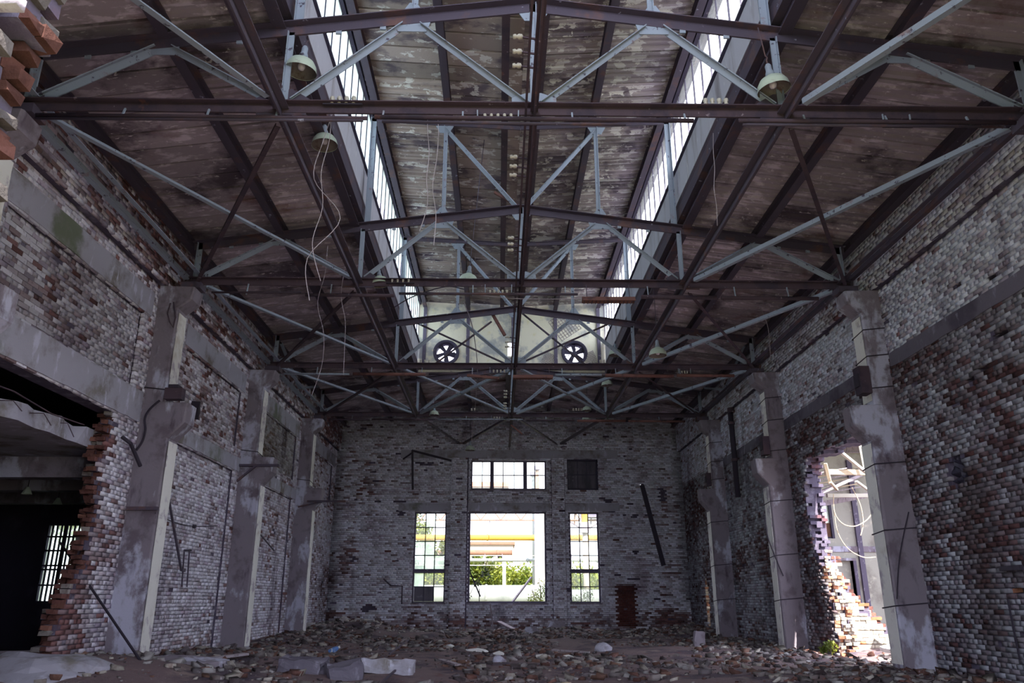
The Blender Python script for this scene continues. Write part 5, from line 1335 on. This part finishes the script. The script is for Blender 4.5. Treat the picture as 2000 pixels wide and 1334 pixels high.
MB().box(-6.3, 1.4, 79.8, 90.2, 7.0, 7.3).build('roof', 'pipe_brown', t)
for x in (-5, -3.4, -1.8, -0.6):
    for z in (3.2, 5.2): 
        f = MB().box(x, x + 0.9, 79.9, 80.05, z, z + 0.8).build('window', 'frame_lilac', t); MB().box(x + 0.08, x + 0.82, 79.88, 79.9, z + 0.08, z + 0.72).build('pane', 'glass_dirty', f)
t = thing('conveyor_gallery', (-2.2, 50, -0.32), 'raised gallery with an orange tiled roof seen low in the upper window', 'gallery')
MB().box(-9, 0.2, 49.4, 50.6, 8.6, 9.15).build('wall', 'building_pale', t); MB().prism([(-0.8, 0), (0.8, 0), (0, 0.45)], (-9.1, 50, 9.15), (0.3, 50, 9.15)).build('roof', 'roof_tile', t)
for x in (-8.6, -7.4): MB().bar((x, 50, -0.32), (x, 50, 8.6), 0.2, 0.2).build('leg', 'steel_rust', t)
for x in (-3.2, -1.6, -0.6): MB().box(x, x + 0.4, 49.37, 49.4, 8.75, 9.0).build('window', 'glass_dirty', t)
for k, (u, vt, r, mat, lab) in enumerate(((1049, 918, 0.14, 'pipe_brown', 'dark flue stack seen through the upper window'), (1042, 930, 0.16, 'pipe_white', 'bluish vent pipe beside the flue stack'))):
    p = onY(u, vt, 50 + k); t = thing('vent_stack', (p.x, p.y, -0.32), lab, 'stack')
    MB().cyl((p.x, p.y, -0.32), (p.x, p.y, p.z), r, 12).build('pipe_barrel', mat, t, True); MB().cyl((p.x, p.y, p.z), (p.x, p.y, p.z + 0.3), r * 1.7, 12).build('cap', 'frame_lilac', t)
# green belt and trees
rr = random.Random(9)
for k, x in enumerate((-15, -10.0, -6.0, -2.4, 1.0, 4.6, 8.6, 13.5)):
    y = 58 + rr.uniform(-3, 3); h = rr.uniform(3.8, 5.0)
    names = ['far left end', 'second from the left', 'left of the yellow pipe support', 'left of the white post', 'behind the white post', 'behind the right window', 'second from the right', 'far right end']
    plant('bush', (x, y, -0.32), f'bright green leafy bush of the yard belt, {names[k]}', 'bush', [[(x, y, -0.3), (x, y, 2)]], [(x + rr.uniform(-1.4, 1.4), y + rr.uniform(-1, 1), rr.uniform(0.6, h - 1.0), 1.9, 1.5, 1.25) for _ in range(10)], 7000, 0.32, 'leaf_bright' if k != 2 else 'leaf_mid', 50 + k, 'green belt bushes')
def tree(x, y, h, label, n, leaf, mat, seed, spread=1.6):
    rr = random.Random(seed); limbs = [[(x, y, -0.32), (x + 0.1, y, h * 0.4), (x, y, h * 0.8)]]; cr = []
    for k in range(10):
        a = rr.uniform(0, 6.28); z = h * rr.uniform(0.28, 0.98); d = spread * rr.uniform(0.3, 1.0); e = (x + d * math.cos(a), y + d * math.sin(a), z)
        limbs.append([(x, y, z * 0.7), e]); cr.append((*e, 0.75, 0.75, 0.6))
    return plant('tree', (x, y, -0.32), label, 'tree', limbs, cr, n, leaf, mat, seed, 'trees in the yard', 0.06)
tree(-5.6, 31.5, 7.5, 'leafy green tree standing outside the left back window', 5200, 0.16, 'leaf_mid', 71, 1.7)
tree(-8.2, 47, 8.5, 'bright yellow-green tree farther behind the left back window', 5200, 0.26, 'leaf_bright', 72, 2.6)
tree(-4.2, 50, 6.0, 'bright low tree between the left window tree and the bushes', 4200, 0.24, 'leaf_bright', 73, 1.8)
plant('shrub', (1.45, 28.5, -0.32), 'pale green shrub growing up beside the white post', 'shrub', [[(1.45, 28.5, -0.3), (1.5, 28.5, 1.8)], [(1.5, 28.5, 0.5), (1.1, 28.5, 1.6)]], [(1.5, 28.5, 1.3, 0.3, 0.3, 0.8), (1.15, 28.5, 1.15, 0.3, 0.3, 0.5), (1.8, 28.5, 1.6, 0.25, 0.3, 0.6)], 900, 0.085, 'leaf_bright', 81, r=0.02)
plant('shrub', (3.45, 27, -0.32), 'dark leafy shrub at the lower right of the right window', 'shrub', [[(3.45, 27, -0.3), (3.5, 27, 1.5)]], [(3.45, 27, 1.35, 0.3, 0.3, 0.4), (3.0, 27, 1.1, 0.3, 0.3, 0.3)], 420, 0.09, 'leaf_mid', 82, r=0.02)
t = thing('leafy_branch', (-1.75, 25.3, 0.4), 'dark leafy branch reaching into the left of the open central window', 'branch')
br = [(-2.3, 25.3, 0.9), (-1.7, 25.25, 1.25), (-1.35, 25.2, 1.9), (-1.05, 25.2, 2.3), (-0.9, 25.2, 2.75)]
MB().tube(br, 0.012, 5).tube([(-1.35, 25.2, 1.9), (-1.2, 25.2, 1.75)], 0.008, 5).build('stem', 'bark', t)
foliage(150, [(-1.0, 25.2, 2.25, 0.22, 0.15, 0.3), (-1.35, 25.2, 1.8, 0.2, 0.15, 0.14), (-1.75, 25.25, 1.35, 0.2, 0.15, 0.18), (-0.85, 25.2, 2.2, 0.16, 0.1, 0.14)], 0.12, 'leaf_dark', 83, 'foliage', t)
# greenery that shows through the side room window
tree(-14.5, 20, 5.5, 'pale tree outside the side room window', 2600, 0.2, 'leaf_bright', 91, 2.2)

# ------------------------------------------------------------------ enamel dome lamps
def make_lamp(x, y, z, top, label, sc=1.0, tilt=(0, 0)):
    """z: rim height, top: height of the member it hangs from"""
    t = thing('dome_lamp', (x, y, z), label, 'lamp', 'enamel dome lamps')
    r = 0.215 * sc; c = (x, y, z)
    MB().lathe(c, [(r * 1.02, 0.0), (r * 1.0, 0.02 * sc), (r * 0.93, 0.09 * sc), (r * 0.74, 0.155 * sc), (r * 0.42, 0.195 * sc), (r * 0.30, 0.215 * sc)], 28, 'z', False).build('shade', 'lamp_enamel', t, True)
    MB().lathe(c, [(r * 0.99, 0.004), (r * 0.90, 0.085 * sc), (r * 0.70, 0.148 * sc), (r * 0.38, 0.186 * sc), (0.001, 0.19 * sc)], 28, 'z', False).build('reflector', 'lamp_inner', t, True)
    MB().lathe(c, [(r * 0.32, 0.205 * sc), (r * 0.26, 0.27 * sc), (r * 0.20, 0.30 * sc), (r * 0.20, 0.37 * sc), (r * 0.12, 0.40 * sc), (0.0, 0.41 * sc)], 16).build('socket', 'steel_pale', t, True)
    MB().lathe(c, [(0.0, 0.02 * sc), (0.035 * sc, 0.03 * sc), (0.055 * sc, 0.075 * sc), (0.045 * sc, 0.12 * sc), (0.022 * sc, 0.16 * sc), (0.022 * sc, 0.19 * sc)], 16).build('bulb', 'bulb_glass', t, True)
    m = MB(); m.tube([(x, y, z + 0.40 * sc), (x, y, z + 0.46 * sc), (x + 0.02, y, z + 0.5 * sc), (x, y, min(top, z + 0.53 * sc))], 0.011 * sc, 6)
    if top > z + 0.53 * sc: m.tube([(x, y, z + 0.52 * sc), (x, y, top)], 0.009, 6)
    m.build('hanger', 'steel_dark', t)
    if tilt != (0, 0): t.rotation_euler = (tilt[0], tilt[1], 0)
    return t
LAMPS = [(587, 140, 0.12, 1.0, 'large enamel dome lamp at the nearest truss, left one', None, (R(4), R(6))),
         (634, 284, 2.6, 1.0, 'enamel dome lamp tangled in wires behind the nearest truss, left', None, (R(0), R(-4))),
         (1512, 176, -0.15, 1.0, 'large enamel dome lamp at the nearest truss, right one', None, (R(3), R(-8))),
         (742, 556, 6.12, 0.88, 'enamel dome lamp beside the left node of the second truss', None, (R(0), R(-7))),
         (914, 552, 7.0, 1.0, 'greenish enamel dome lamp hanging just left of the hall middle', None, (R(0), R(5))),
         (1202, 694, 15.0, 0.98, 'enamel dome lamp by the right fan, left of two neighbours', None, (0, 0)),
         (1285, 695, 9.0, 1.0, 'enamel dome lamp by the right fan, right of two neighbours', None, (0, 0)),
         (1186, 753, 17.4, 0.95, 'enamel dome lamp under the rusty pipe below the right fan', None, (0, R(-4))),
         (848, 811, 17.9, 0.8, 'small enamel dome lamp at the farthest truss, left one', None, (0, 0)),
         (918, 880, 22.6, 0.95, 'pale enamel dome lamp hanging low before the back wall', None, (0, 0)),
         (1146, 802, 18.3, 0.75, 'small enamel dome lamp at the farthest truss, upper right one', None, (0, R(-3))),
         (1145, 821, 18.9, 0.75, 'small enamel dome lamp at the farthest truss, lower right one', None, (0, R(3)))]
for u, v, y, sc, lab, _, tl in LAMPS:
    p = onY(u, v, y); ax_ = abs(p.x)
    top = (lantern_z(p.x) - 0.1) if (ax_ < 3.3 and y < 18) else roof_z(p.x)
    wz = (lambda f: ZB + 0.14 + f * (top_z(Q / 2) - 0.28 - ZB))((Q - 0.1 - ax_) / (Q / 2 - 0.24))
    if ax_ > 3.2: top = 8.93
    if min(abs(y - q) for q in TY) < 0.31: top = max(p.z + 0.45, wz)
    if y in (0.12, -0.15): top = top_z(p.x) - 0.1
    make_lamp(p.x, y, p.z, top, lab, sc, tl)

# ------------------------------------------------------------------ conduit pipes slung under the trusses
def conduit(y, z, segs, hangers, label, r=0.028):
    t = thing('conduit_run', (0, y, z), label, 'conduit', 'conduits under the trusses')
    for x0, x1, rr, mat, dz in segs:
        MB().cyl((x0, y - 0.12, z + dz), (x1, y - 0.12, z + dz + random.uniform(-0.015, 0.015)), rr, 10).build('pipe_length', mat, t, True)
    for x in hangers: MB().bar((x, y - 0.11, z), (x, y - 0.05, ZB - 0.06), 0.022, 0.022).build('hanger', 'steel_pale', t)
    return t
conduit(0.0, 7.13, [(-6.5, -2.2, 0.026, 'steel_rust', 0.0), (-6.5, -2.25, 0.02, 'steel_dark', -0.05), (-2.1, 2.1, 0.03, 'steel_rust', 0.02), (-2.0, 1.2, 0.02, 'steel_dark', -0.05), (2.7, 6.4, 0.03, 'steel_rust', 0.02), (2.75, 6.3, 0.02, 'steel_dark', -0.04)], (-5.4, -4.3, -3.4, -2.0, -0.95, 0.5, 2.0, 3.6, 4.7, 5.8), 'thin rusty conduit slung under the nearest truss')
conduit(6.0, 7.03, [(-6.3, -4.5, 0.022, 'steel_rust', 0.04), (-4.4, -2.6, 0.035, 'steel_rust', 0.0), (-2.5, 1.15, 0.028, 'steel_dark', 0.04), (2.45, 4.0, 0.045, 'steel_rust', 0.0), (4.1, 6.1, 0.04, 'steel_rust', -0.01)], (-5.6, -3.9, -2.4, -1.0, 0.9, 2.6, 4.4, 5.5), 'rusty conduit slung under the second truss')
conduit(12.0, 7.08, [(-6.4, -4.6, 0.03, 'steel_pale', 0.0), (-4.5, -2.5, 0.045, 'rust_orange', 0.0), (-2.4, -1.6, 0.03, 'steel_rust', 0.01), (1.1, 2.4, 0.035, 'steel_pale', 0.0), (2.5, 4.4, 0.05, 'rust_orange', -0.01), (4.5, 6.1, 0.045, 'rust_orange', 0.0)], (-5.5, -4.0, -2.6, -1.2, 1.3, 2.8, 4.6), 'rusty orange conduit slung under the third truss')
conduit(18.0, 7.14, [(-6.4, -5.0, 0.03, 'steel_rust', 0.0), (-4.9, -2.7, 0.03, 'steel_rust', 0.01), (-2.6, 0.4, 0.022, 'steel_pale', 0.02), (0.5, 2.2, 0.03, 'steel_rust', 0.0), (2.3, 4.0, 0.045, 'rust_orange', -0.02), (4.1, 6.1, 0.04, 'rust_orange', -0.02)], (-5.6, -4.1, -1.6, 1.2, 3.4, 5.2), 'rusty conduit slung under the farthest truss')
# rusty lamp troughs
def trough(u0, u1, v, y, label):
    a, b = onY(u0, v, y), onY(u1, v, y)
    t = thing('lamp_trough', (a + b) / 2, label, 'lamp trough', 'rusty lamp troughs')
    MB().prism([(-0.09, -0.05), (-0.03, 0.05), (0.03, 0.05), (0.09, -0.05), (0.08, -0.055), (0.025, 0.04), (-0.025, 0.04), (-0.08, -0.055)], a, b).build('trough', 'rust_orange', t)
    n = int((b.x - a.x) / 0.08)
    for k in range(n): MB().bar((a.x + (k + 0.5) * 0.08, y - 0.085, a.z - 0.06), (a.x + (k + 0.5) * 0.08, y + 0.085, a.z - 0.06), 0.012, 0.012).build('grille_bar', 'steel_rust', t)
    for x in (a.x + 0.1, b.x - 0.1): MB().bar((x, y, a.z + 0.05), (x, y + 0.1, ZB - 0.05), 0.015, 0.015).build('hanger', 'steel_dark', t)
trough(1137, 1240, 585, 5.8, 'comb-edged rusty lamp trough under the second truss, right of the middle')
trough(1002, 1080, 736, 11.8, 'comb-edged tan lamp trough under the third truss, right of the middle')
a, b = onY(912, 733, 11.8), onY(975, 739, 11.8)
stick('rusty_bar', 'rust_orange', a, b, 0.07, 0.07, 'red rusty bar sagging under the third truss, left of the middle', 'bar')
a, b = onY(958, 607, 12.15), onY(986, 655, 12.15)
stick('rusty_bar', 'rust_orange', a, b, 0.11, 0.08, 'rusty broken bar hanging in front of the lantern end wall', 'bar')
a, b = onY(966, 376, 6.2), onY(1012, 403, 6.1)
stick('rusty_bar', 'rust_orange', a, b, 0.08, 0.05, 'short rusty bar stuck at the ridge of the second truss', 'bar')
a, b = onY(998, 830, 18.1), onY(1020, 848, 18.1)
stick('rusty_bar', 'rust_orange', a, b, 0.05, 0.05, 'short rusty stub below the middle of the farthest truss', 'bar')

# ------------------------------------------------------------------ porcelain insulators
def insulator(m, c, axis, s=1.0):
    m.lathe(c, [(0.0, -0.055 * s), (0.024 * s, -0.055 * s), (0.03 * s, -0.03 * s), (0.018 * s, -0.01 * s), (0.034 * s, 0.01 * s), (0.028 * s, 0.045 * s), (0.0, 0.06 * s)], 12, axis)
    return m
def rack(pts, bar_a, bar_b, label, axis='z', s=1.0, hang=None):
    t = thing('insulator_rack', bar_a, label, 'insulator rack', 'porcelain insulator racks')
    MB().bar(bar_a, bar_b, 0.035, 0.02).build('bar', 'cable', t)
    for p in pts: insulator(MB(), p, axis, s).build('insulator', 'porcelain', t, True)
    for a, b in (hang or []): MB().bar(a, b, 0.016, 0.016).build('strap', 'steel_pale', t)
    return t
def row(u0, u1, v, y, n, label, s=1.0, below=False):
    a, b = onY(u0, v, y), onY(u1, v, y)
    pts = [a.lerp(b, k / (n - 1)) for k in range(n)]
    d = Vector((0.12, 0, 0)); z = Vector((0, 0, -0.07 * s))
    hang = [(a + z - d * 0.8, Vector((a.x - 0.1, y, ZB - 0.05))), (b + z + d * 0.8, Vector((b.x + 0.1, y, ZB - 0.05)))] if below else []
    rack(pts, a + z - d, b + z + d, label, 'z', s, hang)
row(649, 691, 195, -0.05, 4, 'row of four insulators on the nearest truss, left of the left lantern glazing')
row(1378, 1418, 199, -0.05, 4, 'row of four insulators on the nearest truss, at the right lantern sill')
row(947, 998, 227, -0.08, 5, 'row of five small insulators under the nearest truss middle', 0.7, True)
row(1741, 1765, 242, -0.08, 3, 'three small insulators under the nearest truss, far right', 0.6, True)
row(957, 990, 570, 5.92, 5, 'row of five small insulators under the second truss middle', 0.8, True)
row(766, 798, 548, 5.95, 4, 'dark row of insulators on the second truss beside the left lamp', 0.8)
row(822, 838, 706, 11.95, 3, 'three insulators on the third truss beside the left fan', 0.9)
row(1158, 1180, 706, 11.95, 4, 'four insulators on the third truss beside the right fan', 0.9)
row(964, 985, 725, 11.92, 4, 'four small insulators under the third truss middle', 0.8, True)
row(1332, 1342, 727, 11.92, 3, 'three small insulators under the third truss, right end', 0.7, True)
row(1120, 1135, 800, 17.95, 4, 'four pale insulators on the farthest truss, right of the middle', 0.9)
row(921, 927, 800, 17.95, 2, 'two pale insulators on the farthest truss, left of the middle', 0.9)
row(965, 976, 816, 17.92, 3, 'three small insulators under the farthest truss middle', 0.7, True)
for k, (y, lab) in enumerate(((-1.15, 'nearest cluster, before the nearest truss'), (1.45, 'cluster just behind the nearest truss'), (4.17, 'cluster just before the second truss'), (7.9, 'cluster behind the second truss'), (9.9, 'cluster before the third truss'), (12.9, 'cluster behind the third truss'), (15.2, 'cluster halfway to the farthest truss'), (16.8, 'last cluster before the farthest truss'))):
    if y in (7.9, 12.9): continue
    sp = 0.26; pts = [Vector((-0.25, y + (i - 1) * sp * (1.0 if k < 3 else 1.5), ZB + 0.03)) for i in range(3)]
    t = thing('insulator_rack', (-0.2, y, ZB), f'three sideways insulators on the central tie, {lab}', 'insulator rack', 'insulators on the central tie')
    for p in pts:
        insulator(MB(), p, 'x', 1.05).build('insulator', 'porcelain', t, True)
        MB().bar(p, (-0.05, p.y, ZB), 0.02, 0.02).build('pin', 'steel_rust', t)

# ------------------------------------------------------------------ loose wires
def dangling(u, v, y, length, label, sway=0.05, r=0.005, mat='wire_pale'):
    p = onY(u, v, y); rr = random.Random(u)
    pts = [p + Vector((rr.uniform(-sway, sway) * (k > 0), 0, -length * k / 5)) for k in range(6)]
    wire('loose_wire', mat, pts, r, label, 'wire', 'loose wires')
dangling(836, 205, 0.15, 1.9, 'thin wire dangling from the nearest truss, left of middle, first')
dangling(853, 205, 0.15, 2.1, 'thin wire dangling from the nearest truss, left of middle, second')
dangling(646, 205, 0.2, 2.6, 'thin wire dangling from the left insulator row, inner strand', 0.14)
dangling(655, 205, 0.3, 2.9, 'thin wire dangling from the left insulator row, outer strand', 0.2)
dangling(1393, 260, 1.5, 1.6, 'thin pale wire dangling under the right roof', 0.08)
dangling(640, 480, 5.8, 3.2, 'long wire dangling before the second truss on the left', 0.12)
dangling(682, 480, 5.9, 2.8, 'second long wire dangling before the second truss on the left', 0.1)
p0, p1 = onY(928, 690, 16.0), onY(918, 862, 22.6)
wire('lamp_cable', 'wire_pale', [onY(906, 590, 9.0), onY(925, 650, 12.0), onY(932, 740, 16.0), onY(921, 862, 22.55)], 0.012, 'long pale cable drooping to the low lamp before the back wall', 'cable')
wire('lamp_cable', 'cable', [onY(906, 565, 7.0), onY(870, 560, 6.6), onY(810, 578, 6.4), onY(770, 600, 6.2)], 0.012, 'sagging dark cable from the greenish lamp to the left', 'cable')
wire('span_wire', 'wire_pale', [onY(930, 575, 6.0), onY(1000, 583, 6.0), onY(1100, 584, 6.0), onY(1150, 582, 6.0)], 0.008, 'thin span wire under the middle of the second truss', 'wire')
wire('loose_wire', 'wire_pale', [onX(1485, 600, 6.2), onX(1500, 640, 6.3), onX(1505, 700, 6.3)], 0.008, 'loose wire hanging before the right wall above the third truss end', 'wire')

# ------------------------------------------------------------------ fittings on the walls and columns
t = thing('drain_pipe', (7.12, 16.05, 4.2), 'dark cast iron drain pipe ending halfway down the right wall', 'pipe')
MB().cyl((7.16, 16.0, 4.25), (7.16, 16.0, 7.0), 0.085, 14).build('pipe_barrel', 'cable', t, True)
MB().tube([(7.16, 16.0, 6.98), (7.14, 16.0, 7.1), (7.26, 16.0, 7.14)], 0.085, 12).build('elbow', 'steel_rust', t, True)
for z in (6.6, 5.4): MB().cyl((7.16, 16.0, z), (7.16, 16.0, z + 0.08), 0.11, 14).build('collar', 'steel_dark', t)
def colbox(x, y, z, s, label):
    t = thing('junction_box', (x, y, z), label, 'box', 'rusty boxes on the right columns')
    MB().box(x - s * 0.10, x + s * 0.10, y - s * 0.14, y + s * 0.14, z, z + s * 0.55).build('case', 'steel_rust', t)
    MB().box(x - s * 0.13, x - s * 0.10, y - s * 0.10, y + s * 0.10, z + s * 0.15, z + s * 0.4).build('cover', 'cable', t)
colbox(6.75, 5.85, 4.98, 1.0, 'rusty switch box on the nearest right column above its bracket')
colbox(6.75, 11.85, 4.85, 0.9, 'rusty switch box on the second right column above its bracket')
colbox(6.75, 17.85, 4.85, 0.8, 'rusty switch box on the far right column above its bracket')
t = thing('junction_box', (-6.62, 5.72, 4.85), 'rusty junction box sitting on the nearest left bracket', 'box')
MB().box(-6.85, -6.52, 5.62, 5.80, 4.78, 5.0).build('case', 'steel_rust', t); MB().box(-6.78, -6.6, 5.6, 5.8, 5.0, 5.06).build('lid', 'cable', t)
wire('feed_cable', 'cable', [onY(312, 782, 5.70), onY(292, 800, 5.70), onY(283, 818, 5.70), onY(284, 840, 5.70), onY(278, 862, 5.70), onY(266, 880, 5.70)], 0.022, 'thick dark cable curling from the junction box down the nearest left column', 'cable')
t = thing('pipe_stub', onY(262, 865, 5.6), 'short dark bent pipe beside the nearest left column', 'pipe')
MB().tube([onX(238, 853, -7.2), onX(255, 866, -7.05), onX(274, 910, -7.0)], 0.035, 8).build('pipe_barrel', 'cable', t)
def shelf_bracket(u0, u1, v, y, label, stay):
    a, b = onY(u0, v, y), onY(u1, v, y); t = thing('angle_bracket', (a + b) / 2, label, 'bracket', 'angle brackets on the left columns')
    MB().bar(a, b, 0.08, 0.06).build('arm', 'steel_dark', t)
    if stay: MB().bar(a.lerp(b, 0.45), onY(stay[0], stay[1], y), 0.05, 0.05).build('stay', 'steel_dark', t)
shelf_bracket(248, 308, 993, 5.66, 'flat dark angle across the nearest left column at mid height', None)
shelf_bracket(464, 545, 909, 11.66, 'dark angle with slanting stay across the second left bracket', (462, 940))
shelf_bracket(600, 675, 979, 17.66, 'dark angle sticking out of the far left column toward the back wall', (582, 990))
stick('steel_box', 'cable', onX(383, 795, -7.2), onX(379, 808, -7.15), 0.18, 0.3, 'black box on the wall beyond the nearest left bracket', 'box')
t = thing('wall_rod', onX(355, 1115, -7.2), 'dark rod hanging slanted on the white wall between the left columns', 'rod')
MB().bar(onX(327, 960, -7.22), onX(354, 1112, -7.2), 0.04, 0.04).build('rod', 'steel_dark', t)
MB().bar(onX(354, 1112, -7.2), onX(360, 1114, -7.2), 0.06, 0.06).build('end_hook', 'steel_dark', t)
t = thing('wall_pipe', onX(363, 1145, -7.2), 'short vertical pipe pair on the white wall between the left columns', 'pipe')
for u in (358, 368): MB().tube([onX(u + 2, 1075, -7.24), onX(u - 3, 1146, -7.24)], 0.018, 6).build('pipe_barrel', 'steel_dark', t)
MB().tube([onX(360, 1075, -7.24), onX(373, 1075, -7.24)], 0.022, 6).build('tee', 'cable', t)
wire('wall_wire', 'cable', [onY(303, 1002, 5.7), onX(340, 1020, -7.25), onX(380, 1028, -7.25), onX(425, 1027, -7.25)], 0.010, 'thin wire strung along the white wall between the left columns', 'wire')
t = thing('wire_clamp', onX(380, 1028, -7.22), 'dark knob holding the wire on the white left wall', 'wire clamp'); MB().lathe(onX(380, 1028, -7.22), [(0.0, -0.05), (0.04, -0.04), (0.04, 0.03), (0.0, 0.05)], 10, 'x').build('knob', 'cable', t)
single(MB().bar(onX(505, 1040, -7.22), onX(535, 1075, -7.22), 0.03, 0.03), 'wall_rod', 'steel_dark', 'thin rod on the wall between the second and far left columns', 'rod')
wire('column_cable', 'cable', [onY(1493, 1010, 11.7), onY(1500, 1050, 11.7), onY(1515, 1090, 11.7), onY(1530, 1125, 11.7)], 0.016, 'dark cable curling down the second right column', 'cable')
wire('column_cable', 'cable', [onY(1775, 1000, 5.7), onY(1762, 1060, 5.7), onY(1755, 1110, 5.7), onY(1752, 1170, 5.7)], 0.012, 'thin cable hanging down the nearest right column', 'cable')
t = thing('wall_shelf', onX(1990, 1120, 7.2), 'dark steel angle on the lower right wall', 'bracket')
MB().bar(onX(1955, 1111, 7.2), onX(1995, 1108, 7.2), 0.06, 0.07).build('arm', 'cable', t)
single(MB().bar(onX(1968, 1170, 7.22), onX(1992, 1290, 7.22), 0.02, 0.02), 'wall_rod', 'cable', 'thin rod leaning on the lower right wall', 'rod')
t = thing('broken_hook', (-6.9, 5.72, 6.6), 'loop of bent strap on the nearest left column head', 'strap')
MB().tube([onY(333, 592, 5.72), onY(327, 612, 5.72), onY(331, 628, 5.72), onY(338, 640, 5.72), onY(343, 620, 5.72), onY(339, 590, 5.72)], 0.015, 6).build('strap', 'steel_rust', t)
